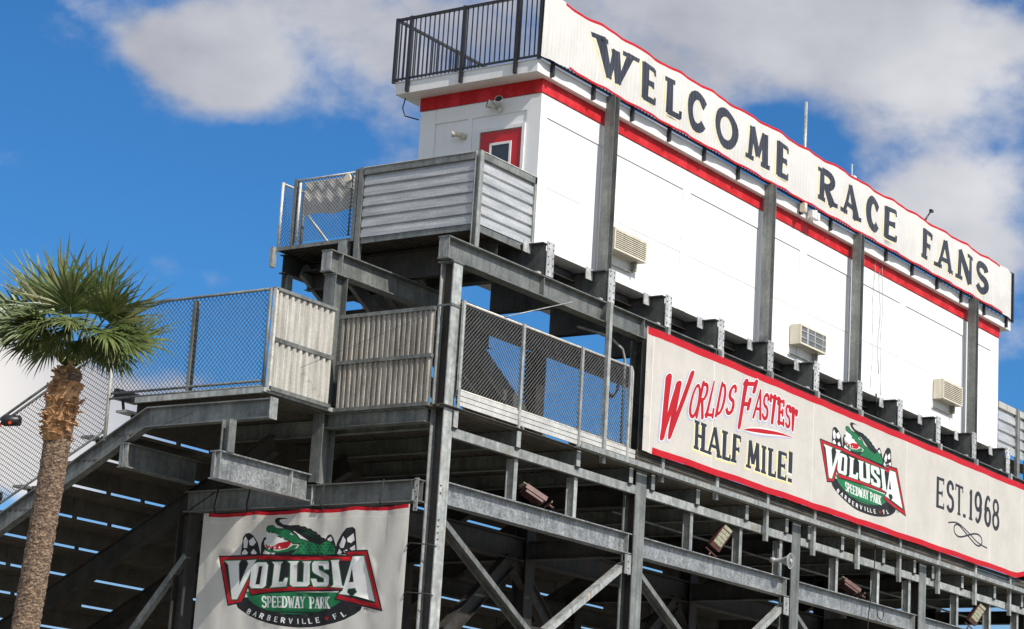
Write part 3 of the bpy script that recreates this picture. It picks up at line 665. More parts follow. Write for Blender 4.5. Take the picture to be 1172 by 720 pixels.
# ---- the alligator logo, drawn in its own units and placed by affine maps
def lg(x, y):            # logo units -> metres from the left tip, height above a common base
    return (.004045 * (x - 137) + .000416 * (y - 340), 4.723 - .0001021 * (x - 137) - .003097 * (y - 340))
def P(*pts): return [lg(*p) for p in pts]
def logo():
    Ls = []
    sh = [(137, 340), (250, 337), (362, 331), (575, 336), (797, 338), (788, 316), (902, 309), (968, 622), (732, 566), (758, 522), (640, 526), (520, 530), (400, 538), (302, 553), (284, 512), (258, 590), (184, 609)]
    # bottom lens
    def lens(x0, x1, yt, yb, n=26):
        return [(x0 + (x1 - x0) * i / n, yt + (yb - yt) * abs(math.sin(math.pi * i / n)) ** .46) for i in range(n + 1)]
    Ls.append(('black', [P(*lens(212, 885, 560, 712))]))
    Ls.append(('green', [P(*lens(272, 786, 530, 645))]))
    Ls.append(('black', [P((372, 634), (640, 632), (668, 622), (672, 626), (642, 637), (372, 639))]))
    # flags behind
    fl = [[(248, 335), (256, 290), (264, 240), (280, 222), (300, 219), (322, 236), (342, 270), (352, 335)],
          [(352, 335), (356, 275), (372, 243), (392, 240), (404, 258), (440, 335)],
          [(690, 340), (694, 250), (706, 230), (722, 226), (734, 245), (760, 340)],
          [(735, 335), (752, 272), (780, 226), (806, 198), (832, 193), (845, 205), (848, 320), (842, 335)]]
    Ls.append(('black', [P(*f) for f in fl]))
    Ls.append(('white', [P((266, 262), (278, 238), (292, 262), (286, 300), (268, 300)), P((296, 262), (320, 244), (334, 270), (318, 290), (300, 286)), P((258, 322), (276, 306), (290, 326), (284, 334), (258, 334)),
                         P((304, 324), (320, 306), (334, 326), (328, 334), (308, 334)), P((374, 262), (388, 250), (398, 262), (392, 282), (374, 282)), P((378, 318), (392, 300), (412, 330), (390, 334)),
                         P((702, 250), (720, 238), (728, 256), (716, 270), (704, 268)), P((752, 330), (764, 304), (778, 322), (772, 334)), P((764, 286), (788, 240), (800, 262), (788, 300), (772, 302)),
                         P((806, 252), (834, 226), (838, 262), (820, 276), (806, 270)), P((812, 304), (838, 286), (840, 312), (824, 318)), P((786, 318), (800, 308), (806, 322), (790, 326))]))
    # back, tail and dorsal scales
    back = [(440, 156), (444, 142), (462, 135), (488, 136), (515, 143), (486, 142), (470, 147), (468, 158), (484, 172), (516, 178), (548, 179), (566, 181), (572, 188), (592, 188), (600, 197), (618, 198), (628, 208), (646, 214), (652, 226), (668, 230), (674, 242), (690, 246), (696, 256), (716, 262), (742, 292), (744, 336), (440, 338), (420, 322), (500, 318), (560, 300), (600, 260), (540, 212), (490, 196), (456, 176)]
    Ls.append(('black', [P(*back)]))
    neck = [(522, 232), (560, 262), (600, 265), (640, 276), (668, 284), (690, 266), (712, 262), (730, 280), (742, 300), (740, 332), (520, 336), (548, 306), (560, 286), (540, 262)]
    Ls.append(('green', [P(*neck)]))
    sc_ = []
    rr_ = random.Random(3)
    for i in range(34):
        x = 556 + (i % 9) * 21 + (10 if (i // 9) % 2 else 0); y = 280 + (i // 9) * 15
        if x < 738: sc_.append(P((x - 6, y), (x, y - 4), (x + 7, y + 2), (x + 1, y + 4)))
    Ls.append(('dgreen', sc_))
    Ls.append(('dgreen', [P((536, 205), (600, 214), (660, 250), (640, 250), (590, 226)), P((560, 194), (610, 208), (640, 230), (600, 214))]))
    # mouth
    Ls.append(('white', [P((392, 212), (440, 213), (482, 246), (514, 262), (500, 290), (450, 300), (392, 300), (378, 290), (388, 250)), P((366, 326), (384, 304), (394, 322), (404, 340), (376, 340)), P((410, 320), (440, 318), (428, 342))]))
    Ls.append(('lred', [P((382, 276), (400, 286), (430, 290), (455, 272), (486, 266), (516, 262), (518, 278), (500, 300), (450, 308), (420, 302), (390, 300))]))
    Ls.append(('white', [P((390, 276), (396, 292), (403, 276)), P((408, 282), (414, 298), (421, 284)), P((428, 292), (436, 306), (444, 292)), P((398, 306), (404, 292), (410, 307)), P((452, 300), (458, 288), (464, 300))]))
    Ls.append(('green', [P((378, 298), (392, 300), (420, 312), (450, 314), (500, 304), (530, 284), (552, 286), (540, 304), (500, 320), (446, 326), (402, 322), (382, 312))]))
    # upper head
    Ls.append(('black', [P((388, 192), (398, 178), (426, 174), (452, 192), (492, 194), (524, 205), (550, 226), (566, 252), (600, 262), (560, 282), (528, 280), (512, 266), (480, 252), (452, 238), (440, 218), (408, 220), (390, 208))]))
    Ls.append(('green', [P((392, 192), (402, 182), (424, 178), (450, 196), (490, 199), (520, 209), (545, 230), (560, 255), (592, 264), (560, 278), (532, 276), (514, 262), (482, 247), (456, 233), (442, 213), (412, 215), (394, 205))]))
    Ls.append(('white', [P((408, 214), (412, 226), (418, 214)), P((446, 222), (449, 236), (457, 230)), P((470, 240), (474, 254), (482, 247)), P((514, 222), (524, 218), (534, 228), (524, 232))]))
    Ls.append(('black', [P((520, 222), (526, 220), (530, 227), (524, 229)), P((402, 190), (408, 187), (411, 191), (405, 194)), P((505, 214), (524, 214), (538, 226), (524, 218))]))
    # shield
    Ls.append(('black', [P(*sh)])); p = P(*sh)
    Ls.append(('lred', [inset(p, .026)])); Ls.append(('black', [inset(p, .088)]))
    # VOLUSI A
    def quad(x0, x1, y1, y0, sl=0): return (lg(x0 - sl, y0), lg(x1 - sl, y0), lg(x0 + sl, y1), lg(x1 + sl, y1))
    Vo = [(170, 368), (252, 366), (240, 384), (246, 498), (290, 384), (284, 366), (330, 362), (318, 384), (234, 572), (206, 572), (186, 388)]
    Ao = [(824, 346), (882, 342), (932, 572), (830, 544), (846, 526), (838, 505), (802, 510), (796, 528), (812, 544), (756, 536), (775, 520)]
    Ai = [(806, 478), (832, 476), (822, 402)]
    Oo = [(336, 376), (388, 376), (397, 390), (383, 498), (368, 512), (304, 512), (293, 498), (306, 392)]
    Oi = [(344, 396), (366, 396), (352, 492), (326, 492)]
    Lo = [(418, 372), (474, 372), (462, 384), (450, 478), (476, 478), (488, 458), (500, 458), (492, 502), (404, 508), (416, 494), (430, 386)]
    Uo = [(502, 370), (554, 370), (546, 382), (542, 478), (574, 478), (576, 382), (568, 370), (618, 370), (610, 382), (608, 488), (596, 500), (520, 502), (508, 490), (514, 382)]
    So = [(632, 368), (700, 366), (706, 378), (708, 410), (680, 410), (676, 390), (652, 390), (654, 412), (704, 440), (710, 452), (708, 488), (698, 500), (624, 500), (614, 460), (640, 460), (646, 478), (680, 478), (678, 456), (630, 430), (622, 418), (622, 380)]
    Io = [(718, 364), (764, 362), (758, 376), (772, 492), (788, 506), (722, 502), (732, 490), (724, 376)]
    allp = [Vo, Ao, Oo, Lo, Uo, So, Io]
    Ls.append(('dgreen', [inset(P(*q), -.022) for q in allp])); Ls.append(('green', [inset(P(*q), -.012) for q in allp]))
    Ls.append(('white', [P(*q) for q in allp])); Ls.append(('black', [P(*Ai), P(*Oi)]))
    # SPEEDWAY PARK
    s = 'SPEEDWAY PARK'; x = 362; t = []
    for ch in s:
        w = 18 if ch == ' ' else (32 if ch == 'W' else 26)
        if ch != ' ': t += glyph(ch, quad(x, x + w, 553, 612), .034)
        x += w + 1.2
    Ls.append(('white', t))
    # BARBERVILLE * FL on the lower arc
    s = 'BARBERVILLE*FL'; xs = [292, 326, 362, 400, 438, 474, 510, 545, 576, 606, 645, 695, 737, 776]; t = []
    for ch, xc in zip(s, xs):
        u = (xc - 540) / 250; yc = 680 - 46 * u * u; th = -R(34) * u * (1 if ch != '*' else 0)
        if ch == '*': continue
        w, h = (22, 27)
        pts = []
        for dx, dy in ((-w / 2, h / 2), (w / 2, h / 2), (-w / 2, -h / 2), (w / 2, -h / 2)):
            pts.append(lg(xc + dx * math.cos(th) - dy * math.sin(th), yc + dx * math.sin(th) + dy * math.cos(th)))
        t += glyph(ch, tuple(pts), .024, serif=False)
    Ls.append(('white', t))
    c = (695, 663); star = [(c[0] + (13 if i % 2 == 0 else 5) * math.sin(math.pi * i / 5), c[1] - (15 if i % 2 == 0 else 6) * math.cos(math.pi * i / 5)) for i in range(10)]
    Ls.append(('lred', [P(*star)]))
    Ls.append(('ink', [P((872, 606), (882, 606), (882, 609), (872, 609)), P((876, 609), (879, 609), (879, 616), (876, 616)), P((884, 606), (887, 606), (887, 616), (884, 616)), P((892, 606), (895, 606), (895, 616), (892, 616)), P((886, 606), (890, 610), (893, 606), (890, 613))]))
    return Ls
LOGO = logo()
def place(Ls, f): return [(k, [[f(p) for p in q] for q in polys]) for k, polys in Ls]

# ---- long banner on the back of the stand
brush = [('W', (34.96, 7.60), (35.62, 7.76), (35.22, 8.74), (36.16, 9.02), .155), ('O', (35.93, 8.15), (36.36, 8.20), (36.19, 8.83), (36.52, 8.88), .105), ('R', (36.27, 8.23), (36.61, 8.28), (36.47, 8.90), (36.80, 8.99), .105),
         ('L', (36.61, 8.31), (36.95, 8.35), (36.86, 8.99), (37.06, 9.02), .105), ('D', (36.98, 8.39), (37.31, 8.46), (37.17, 9.03), (37.45, 9.08), .105), ('S', (37.33, 8.49), (37.63, 8.51), (37.51, 9.06), (37.80, 9.14), .105),
         ('F', (37.80, 8.33), (38.23, 8.41), (38.02, 9.25), (38.58, 9.36), .135), ('A', (38.41, 8.64), (38.77, 8.67), (38.54, 9.18), (38.83, 9.22), .098), ('S', (38.75, 8.69), (39.04, 8.67), (38.83, 9.18), (39.10, 9.22), .098),
         ('T', (39.06, 8.68), (39.34, 8.67), (39.10, 9.20), (39.44, 9.20), .098), ('E', (39.39, 8.70), (39.65, 8.70), (39.40, 9.17), (39.66, 9.19), .098), ('S', (39.67, 8.69), (39.93, 8.69), (39.70, 9.14), (39.92, 9.14), .098),
         ('T', (39.92, 8.70), (40.13, 8.69), (39.88, 9.13), (40.20, 9.10), .098)]
half = [('H', 36.28, 36.70), ('A', 36.76, 37.27), ('L', 37.31, 37.63), ('F', 37.67, 38.0), ('M', 38.27, 38.75), ('I', 38.78, 39.06), ('L', 39.10, 39.42), ('E', 39.45, 39.84), ('!', 39.88, 40.08)]
est = [('E', 46.70, 47.18, 0), ('S', 47.24, 47.62, 0), ('T', 47.66, 48.16, 0), ('.', 48.14, 48.32, 0), ('1', 48.42, 48.70, 0), ('9', 48.77, 49.18, 0), ('6', 49.27, 49.67, 0), ('8', 49.72, 50.18, 0)]
BX0, BX1, BZ0, BZ1 = 34.50, 52.05, 7.28, 9.54
H_, W_, R_ = [], [], []
for ch, a, b, c, d, w in brush:
    q = (a, b, c, d)
    H_ += glyph(ch, tuple((p[0] - .045, p[1] - .03) for p in q), w, False, .075, .35, 1); W_ += glyph(ch, q, w, False, .038, .35, 1); R_ += glyph(ch, q, w, False, 0, .35, 1)
def swoosh(dx, dz, k): 
    n = 14; up, lo = [], []
    for i in range(n + 1):
        u = i / n; x = 38.10 + 1.92 * u; zc = 8.33 + .34 * u - .14 * u * u; th = k * (abs(math.sin(math.pi * u ** .7)) * .038 + .004)
        up.append((x + dx, zc + th + dz)); lo.append((x + dx, zc - th + dz))
    return up + lo[::-1]
H_.append(swoosh(-.03, -.03, 2.2)); W_.append(swoosh(0, 0, 1.7)); R_.append(swoosh(0, 0, 1))
Y_, N_, E_ = [], [], []
for ch, a, b in half:
    q = ((a, 7.63), (b, 7.63), (a, 8.17), (b, 8.17))
    if ch == '!': q = ((a, 7.63), (b, 7.63), (a, 8.24), (b, 8.24))
    Y_ += glyph(ch, tuple((p[0] - .045, p[1] - .028) for p in q), .135, grow=.035); N_ += glyph(ch, q, .135)
WW = []
for ch, a, b in half:
    q = ((a, 7.63), (b, 7.63), (a, 8.17), (b, 8.17))
    WW += glyph(ch, tuple((p[0] - .016, p[1] - .008) for p in q), .135, grow=.016)
for ch, a, b, _ in est: E_ += glyph(ch, ((a, 8.23), (b, 8.23), (a, 8.92), (b, 8.92)), .13, grow=.0)
def curl():
    o = []
    c1 = [(47.36 + 2.1 * u, 7.98 + .20 * math.sin(math.pi * 1.0 * (u * 1.25)) * (1 - u) - .26 * u) for u in [i / 20 for i in range(21)]]
    o += fatten(c1, .035, .035)
    c2 = [(48.42 + .78 * math.cos(a) , 7.86 + .13 * math.sin(2 * a) - .03 * math.cos(a)) for a in [2 * math.pi * i / 40 for i in range(41)]]
    o += fatten(c2, .045, .04)
    return o
E_ += curl()
def longban(s, t):
    v = (t - BZ0) / (BZ1 - BZ0)
    y = 21.40 - .012 * math.sin(s * 3.2) * math.sin(math.pi * v) - .006 * math.sin(s * 7 + 2 * v)
    y -= .010 * math.sin((s - 34.5) * 14 + v * 22) * math.exp(-((s - 34.5) / .9) ** 2)      # wrinkles at the near edge
    dz = -.012 * abs(math.sin(s * 1.6)) * v + .014 * abs(math.sin(s * 1.6 + .4)) * (1 - v)
    if s > 51.2: dz += (1 - v) * (s - 51.2) * .22; y -= (s - 51.2) * .05
    return (s - .0 * v, y, t + dz)
mlogo = place(LOGO, lambda p: (41.17 + p[0] * 1.165, 4.01 + p[1]))
lay = [('base2', [rect(BX0, BX1, BZ0, BZ1, 170)]), ('seam', [rect(x, x + .02, BZ0 + .02, BZ1 - .02) for x in (34.74, 36.9, 40.9, 45.2, 49.6, 51.4)]),
       ('red', [rect(BX0 + .02, BX1, 9.40, 9.54, 170), rect(BX0 + .35, BX1, 7.28, 7.40, 170)]), ('halo', H_), ('white', W_), ('lred', R_), ('yellow', Y_), ('white', WW), ('ink', N_), ('ink', E_)] + mlogo
lay += [('black', [[(x + .014 * math.cos(R(a)), z + .014 * math.sin(R(a))) for a in range(0, 360, 60)] for q in range(33) for x, z in ((34.62 + .53 * q, 9.515), (34.9 + .53 * q, 7.31)) if x < 51.9] + [[(34.53 + .011 * math.cos(R(a)), z + .011 * math.sin(R(a))) for a in range(0, 360, 60)] for z in (7.5, 7.9, 8.3, 8.7, 9.1)])]
mb, ms = sheet(lay, BX0, BX1, BZ0, BZ1, .2, longban)
lb = mb.build('speedway_banner', ms)
tag(lb, 'long cream banner with red edges reading WORLDS FASTEST HALF MILE! and EST. 1968', 'banner')

# ---- banner at the end of the stand
def endban(s, t):
    # s from left tip of the logo; left edge of the sheet is at y = 26.21
    v = (t - 3.15) / 2.28
    x = 28.70 - .014 * math.sin(s * 13 + 2 * math.sin(t * 2)) * (.35 + .65 * v) - .012 * math.sin(s * 5.1 + 1) - .006 * math.sin(s * 27)
    sag = -.03 * abs(math.sin((s + .37) * math.pi / 1.06)) * v ** 3 
    return (x, 25.837 - s - .01 * math.sin(t * 3), t + sag)
EX0, EX1 = -.42, 3.86
lay = [('base3', [rect(EX0, EX1, 3.15, 5.43, 60)]), ('seam', [rect(EX0 + .02, EX1 - .02, 5.27, 5.285, 40)]), ('red', [rect(EX0 + .12, EX1 - .02, 5.372, 5.43, 60), rect(EX0 + .05, EX1 - .02, 3.15, 3.235, 30)])] + LOGO
lay = lay + [('black', [[(EX0 + .06 + .5 * q + .012 * math.cos(R(a)), 5.405 + .012 * math.sin(R(a))) for a in range(0, 360, 60)] for q in range(9)])]
mb, ms = sheet(lay, EX0, EX1, 3.15, 5.43, .11, endban)
ebn = mb.build('alligator_banner', ms)
tag(ebn, 'square greyish banner with a large green alligator shield, tied in the end frame', 'banner')
# zip ties of that banner
for i, y in enumerate((26.0, 25.3, 23.75, 22.55)):
    tag(MB().tube([(28.70, y, 5.42), (28.67, y + .01, 5.52), (28.68, y, 5.62), (28.72, y - .01, 5.84)], .014, 6).build('cable_tie', M['rubber']),
        ['black tie hanging the alligator banner, leftmost of four on the cross beam', 'second black tie from the left above the alligator banner', 'third black tie from the left above the alligator banner', 'black tie hanging the alligator banner, rightmost of four on the cross beam'][i], 'tie', 'ties holding the alligator banner')
for i, z in enumerate((4.78, 4.02)):
    tag(MB().tube([(28.71, 22.0, z), (28.66, 21.9, z + .03), (28.82, 21.60, z + .02), (28.9, 21.57, z)], .011, 6).build('cable_tie', M['rubber']),
        ['upper black tie lashing the alligator banner to the corner column', 'lower black tie lashing the alligator banner to the corner column'][i], 'tie', 'ties lashing the banner to the corner column')

# ================================================================= FENCES
def chain(mb, O, U, V, w, h, pitch=.078, r=.0042):
    """diamond mesh: O origin, U and V direction vectors (V may be plumb while U slopes)"""
    O = Vector(O); U = Vector(U); V = Vector(V); nrm = U.cross(V).normalized()
    def seg(a, b, off):
        p0 = O + U * a[0] + V * a[1] + nrm * off; p1 = O + U * b[0] + V * b[1] + nrm * off
        d = (p1 - p0)
        if d.length < .02: return
        d.normalize(); s = d.cross(nrm)
        vs = []
        for p in (p0, p1): vs += [p + s * r, p + nrm * r, p - s * r, p - nrm * r]
        mb.add(vs, [(0, 1, 5, 4), (1, 2, 6, 5), (2, 3, 7, 6), (3, 0, 4, 7)])
    c = -h
    while c < w:
        # rising: x - y = c
        a = (max(c, 0), max(-c, 0)); t = min(w - a[0], h - a[1]); seg(a, (a[0] + t, a[1] + t), r * .8)
        # falling: x + y = c + h
        s = c + h; 
        if s < w + h:
            a = (max(s - h, 0), min(s, h)); b = (min(s, w), max(s - w, 0)); seg(a, b, -r * .8)
        c += pitch
    s = w
    while s < w + h:
        if s > w: 
            a = (max(s - h, 0), min(s, h)); b = (min(s, w), max(s - w, 0))
        s += pitch
    # knuckles along the top
    x = pitch / 2
    while x < w:
        p = O + U * x + V * h; mb.tube([p - V * .005, p + V * .022], r * 1.3, 4, sm=False); x += pitch
    return mb

# level part at the end of the walkway
cf = thing('chain_link_fence', (26.9, 23.6, 7.03), 'tall chain link fence at the near left end of the walkway, level at the top', 'fence', None)
part('post', MB().tube([(26.9, 23.62, 7.0), (26.9, 23.62, 8.62)], .028, 10), M['steel'], cf)
part('post', MB().bar((26.93, 25.20, 7.0), (26.93, 25.20, 8.55), .10, .06, up=(0, 1, 0)), M['steel'], cf)
part('post', MB().tube([(26.88, 26.90, 6.35), (26.88, 26.90, 8.62)], .03, 10), M['pipe_white'], cf)
part('top_rail', MB().tube([(26.9, 23.62, 8.60), (26.9, 26.90, 8.60)], .024, 8), M['steel'], cf)
part('bottom_rail', MB().tube([(26.9, 23.62, 7.13), (26.9, 26.90, 7.13)], .022, 8).tube([(26.88, 23.62, 7.04), (26.88, 26.90, 7.04)], .02, 8), M['steel'], cf)
part('chain_link', chain(MB(), (26.9, 23.62, 7.05), (0, 1, 0), (0, 0, 1), 3.28, 1.56, .085, .0052), M['wire'], cf)
# sloping part
ss = -.49
sf = thing('chain_link_fence', (26.9, 26.95, 6.3), 'chain link fence sloping down along the stringer behind the palm', 'fence')
yl = 33.5
part('chain_link', chain(MB(), (26.9, 26.93, 6.52), (0, 1, ss), (0, 0, 1), yl - 26.93, 1.42, .085, .0052), M['wire'], sf)
part('top_rail', MB().tube([(26.9, 26.93, 7.98), (26.9, yl, 7.98 + ss * (yl - 26.93))], .024, 8), M['steel'], sf)
part('bottom_rail', MB().tube([(26.9, 26.93, 6.52), (26.9, yl, 6.52 + ss * (yl - 26.93))], .022, 8), M['steel'], sf)
part('handrail', MB().tube([(26.98, 26.6, 8.3), (26.98, yl, 8.30 + ss * (yl - 26.6) + .0)], .024, 8), M['steel'], sf)
for y in (29.9, 32.8):
    part('post', MB().tube([(26.9, y, 6.2 + ss * (y - 26.93)), (26.9, y, 8.0 + ss * (y - 26.93))], .026, 8), M['steel'], sf)
# fence of the upper walkway between the corner column and the long banner
nf = thing('chain_link_fence', (29.15, 21.55, 7.0), 'chain link fence with a cream top rail between the corner column and the long banner', 'fence')
part('chain_link', chain(MB(), (29.16, 21.55, 7.3), (1, 0, 0), (0, 0, 1), 5.02, 1.38, .078, .0066), M['wire'], nf)
for x in (29.13, 30.83, 32.62, 34.18):
    part('post', MB().box(x - .03, x + .03, 21.49, 21.53, 7.0, 8.74), M['steel_light'], nf)
part('post', MB().tube([(34.32, 21.55, 7.15), (34.32, 21.55, 8.66), (34.28, 21.55, 8.72), (34.2, 21.55, 8.735)], .02, 8), M['pipe_white'], nf)
part('top_rail', MB().tube([(29.14, 21.55, 8.72), (34.2, 21.55, 8.735)], .024, 8), M['pipe_white'], nf)
part('bottom_rail', MB().tube([(29.14, 21.55, 7.31), (34.2, 21.55, 7.31)], .018, 8), M['pipe_white'], nf)
tb = MB()
for q in range(3): tb.box(29.1, 34.45, 21.505, 21.535, 7.05 + q * .082, 7.05 + q * .082 + .07)
part('toe_board', tb, M['alu'], nf)
for o_ in (cf, sf): o_.location += Vector((.15, .13, .04))
tag(MB().tube([(31.9, 21.3, 9.35), (30.28, 21.52, 8.74)], .009, 6).build('guy_wire', M['steel_light']), 'thin stay wire running from the upper beam down to the cream fence rail', 'wire')
# coiled black cable on the rail
cc = MB()
for k in range(5):
    pts = [(33.75 + .22 * math.cos(a) , 21.60 + .012 * k, 8.40 + (.26 + .01 * k) * math.sin(a)) for a in [2 * math.pi * i / 24 for i in range(25)]]
    cc.tube(pts, .012, 5)
cc.tube([(29.6, 21.58, 8.70), (30.4, 21.58, 8.66), (31.3, 21.58, 8.70), (31.9, 21.6, 8.62), (32.6, 21.58, 8.58), (33.1, 21.58, 8.70), (33.6, 21.6, 8.62)], .01, 5)
tag(cc.build('cable_coil', M['rubber']), 'coil of black cable hung on the fence rail left of the long banner', 'cable')

# ---- corrugated screens
def corrugated(O, U, w, h, vertical=True, pitch=.11, dep=.028, nrm=None):
    """trapezoid sheet from corner O along U (unit) and up; ribs vertical or horizontal"""
    U = Vector(U); Z = Vector((0, 0, 1)); nrm = Vector(nrm); O = Vector(O); mb = MB()
    L = w if vertical else h; n = int(L / pitch); p = L / n; prof = []
    for i in range(n):
        a = i * p
        prof += [(a, 0), (a + p * .36, 0), (a + p * .5, dep), (a + p * .86, dep)] if vertical else [(a, dep), (a + p * .40, dep), (a + p * .43, dep * .75), (a + p * .72, dep * .75), (a + p * .78, 0), (a + p * .93, 0)]
    prof.append((L, 0)); vs = []
    for a, d in prof:
        for e in (0, 1):
            for th in (0, -.004):
                q = O + nrm * (d + th) + (U * a + Z * (h * e) if vertical else Z * a + U * (w * e)); vs.append(q)
    fs = []
    for i in range(len(prof) - 1):
        b = i * 4; c = b + 4
        fs += [(b, c, c + 2, b + 2), (b + 1, b + 3, c + 3, c + 1), (b, b + 1, c + 1, c), (b + 2, c + 2, c + 3, b + 3)]
    mb.add(vs, fs); return mb
# screen A faces the camera's right (long side); screen B on the end
s1 = thing('corrugated_screen', (26.95, 23.56, 7.03), 'cream corrugated metal screen in two tiers at the fence corner', 'screen')
for z in (7.03, 7.80):
    part('metal_sheet', corrugated((26.97, 23.57, z), (1, 0, 0), 1.46, .80 if z > 7.5 else .765, True, .135, .045, (0, -1, 0)), M['corr_white'], s1)
each('frame_rail', [(26.93, 28.45, 23.50, 23.60, 8.59, 8.64), (26.93, 28.45, 23.515, 23.575, 7.775, 7.845), (26.93, 28.45, 23.50, 23.575, 6.99, 7.055)], M['steel'], s1)
part('corner_post', MB().box(26.92, 26.965, 23.50, 23.56, 6.98, 8.62), M['pipe_white'], s1)
s1.location += Vector((.13, .13, .03))
s2 = thing('corrugated_screen', (28.72, 23.86, 7.03), 'grey stained corrugated metal screen in two tiers beside the corner column', 'screen')
for z in (7.03, 7.79):
    part('metal_sheet', corrugated((28.74, 21.77, z), (0, 1, 0), 1.87, .75 if z < 7.5 else .76, True, .10, .03, (-1, 0, 0)), M['corr_grey'], s2)
each('frame_rail', [(28.69, 28.76, 21.77, 23.66, 8.52, 8.58), (28.69, 28.76, 21.77, 23.66, 7.755, 7.815), (28.69, 28.76, 21.77, 23.66, 6.98, 7.04)], M['steel'], s2)

# ---- landing enclosure by the red door
en = thing('landing_enclosure', (30.13, 22.14, 10.37), 'waist high enclosure of silver ribbed sheets round the landing outside the red door', 'enclosure')
part('metal_sheet', corrugated((30.13, 22.20, 10.345), (0, 1, 0), 2.32, 1.11, False, .185, .035, (-1, 0, 0)), M['corr_silver'], en)
part('metal_sheet', corrugated((30.20, 22.12, 10.345), (1, 0, 0), 1.50, 1.11, False, .185, .035, (0, -1, 0)), M['corr_silver'], en)
each('top_rail', [(30.07, 30.15, 22.18, 24.52, 11.46, 11.575), (30.18, 31.74, 22.06, 22.14, 11.46, 11.575)], M['steel'], en)
each('cap_strip', [(30.06, 30.16, 22.18, 24.52, 11.577, 11.59), (30.18, 31.74, 22.05, 22.15, 11.577, 11.59)], M['alu'], en)
part('post', MB().ibeam((30.12, 22.12, 9.74), (30.12, 22.12, 11.60), .11, .11, .012, .01, up=(0, 1, 0)), M['steel_light'], en)
part('post', MB().box(30.08, 30.18, 24.54, 24.64, 9.85, 11.60).box(30.08, 30.15, 24.66, 24.72, 10.3, 11.58), M['steel'], en)
part('post', MB().box(31.69, 31.755, 22.06, 22.125, 9.90, 11.60), M['steel_light'], en)
lf = thing('gate_fence', (30.15, 26.07, 10.37), 'short chain link panel with round white pipes at the far left of the upper landing', 'fence')
part('chain_link', chain(MB(), (30.15, 24.75, 10.42), (0, 1, 0), (0, 0, 1), 1.32, 1.12, .072), M['wire'], lf)
part('chain_link', chain(MB(), (30.18, 26.40, 10.42), (1, 0, 0), (0, 0, 1), .55, 1.10, .072), M['wire'], lf)
part('post', MB().box(30.12, 30.18, 26.06, 26.12, 10.35, 11.58), M['steel'], lf)
part('post', MB().tube([(30.15, 26.40, 10.40), (30.15, 26.40, 11.56)], .025, 8), M['pipe_white'], lf)
part('post', MB().tube([(30.13, 25.98, 10.42), (30.13, 25.98, 11.50)], .022, 8), M['pipe_white'], lf)
part('post', MB().tube([(30.13, 24.82, 10.42), (30.13, 24.82, 11.50)], .016, 8), M['steel'], lf)
part('post', MB().tube([(30.75, 26.40, 10.40), (30.75, 26.40, 11.56)], .03, 8), M['steel'], lf)
part('top_rail', MB().tube([(30.15, 24.72, 11.555), (30.15, 26.09, 11.555)], .02, 8).tube([(30.15, 26.40, 11.54), (30.75, 26.40, 11.54)], .02, 8), M['pipe_white'], lf)
# pale windscreen cloth behind the gate panel
bs = thing('windscreen_cloth', (30.25, 26.0, 10.9), 'pale windscreen cloth hung behind the upper half of the gate panel on the landing', 'cloth')
mb = MB(); nn = 26; vs = []
for i in range(nn + 1):
    y = 24.84 + 1.12 * i / nn
    for k in range(9):
        t = k / 8; zz = 10.93 + .02 * math.sin(i * .35 + 1) * (1 - t) + .58 * t
        vs.append((30.25 + .03 * math.sin(math.pi * i / nn) * (1 - t) + .010 * math.sin(i * 1.1 + t * 2), y, zz))
mb.add(vs, [(i * 9 + k, (i + 1) * 9 + k, (i + 1) * 9 + k + 1, i * 9 + k + 1) for i in range(nn) for k in range(8)], 0, True)
part('cloth', mb, cloth('windscreen', (.72, .71, .68)), bs)
part('hem', MB().box(30.215, 30.225, 24.84, 25.96, 11.50, 11.53), M['trim_white'], bs)
dl = thing('round_lamp', (30.08, 24.86, 11.42), 'small round white lamp fixed to the top of the gate panel', 'lamp')
part('lamp_body', MB().tube([(30.12, 24.86, 11.43), (30.05, 24.86, 11.43)], .05, 16), M['cream'], dl)
part('lens', MB().tube([(30.048, 24.86, 11.43), (30.03, 24.86, 11.43)], [.082, .07], 20), M['cream'], dl)
part('bracket', MB().box(30.08, 30.12, 24.80, 24.86, 11.26, 11.37), M['steel_light'], dl)
# far end enclosure
fe = thing('landing_enclosure', (52.0, 22.14, 10.37), 'ribbed silver sheet enclosure beyond the far right end of the white wall', 'enclosure')
part('metal_sheet', corrugated((51.62, 22.12, 10.42), (1, 0, 0), 2.6, 1.02, False, .255, .045, (0, -1, 0)), M['corr_silver'], fe)
part('top_rail', MB().box(51.62, 54.3, 22.06, 22.14, 11.45, 11.60), M['corr_white'], fe)
part('post', MB().box(52.65, 52.80, 22.02, 22.10, 9.8, 11.60).box(53.2, 53.3, 22.02, 22.10, 9.8, 11.5), M['steel'], fe)
part('landing_deck', ribbed_deck(51.62, 54.3, 22.14, 24.6, 10.34, .11), deck_m, fe)

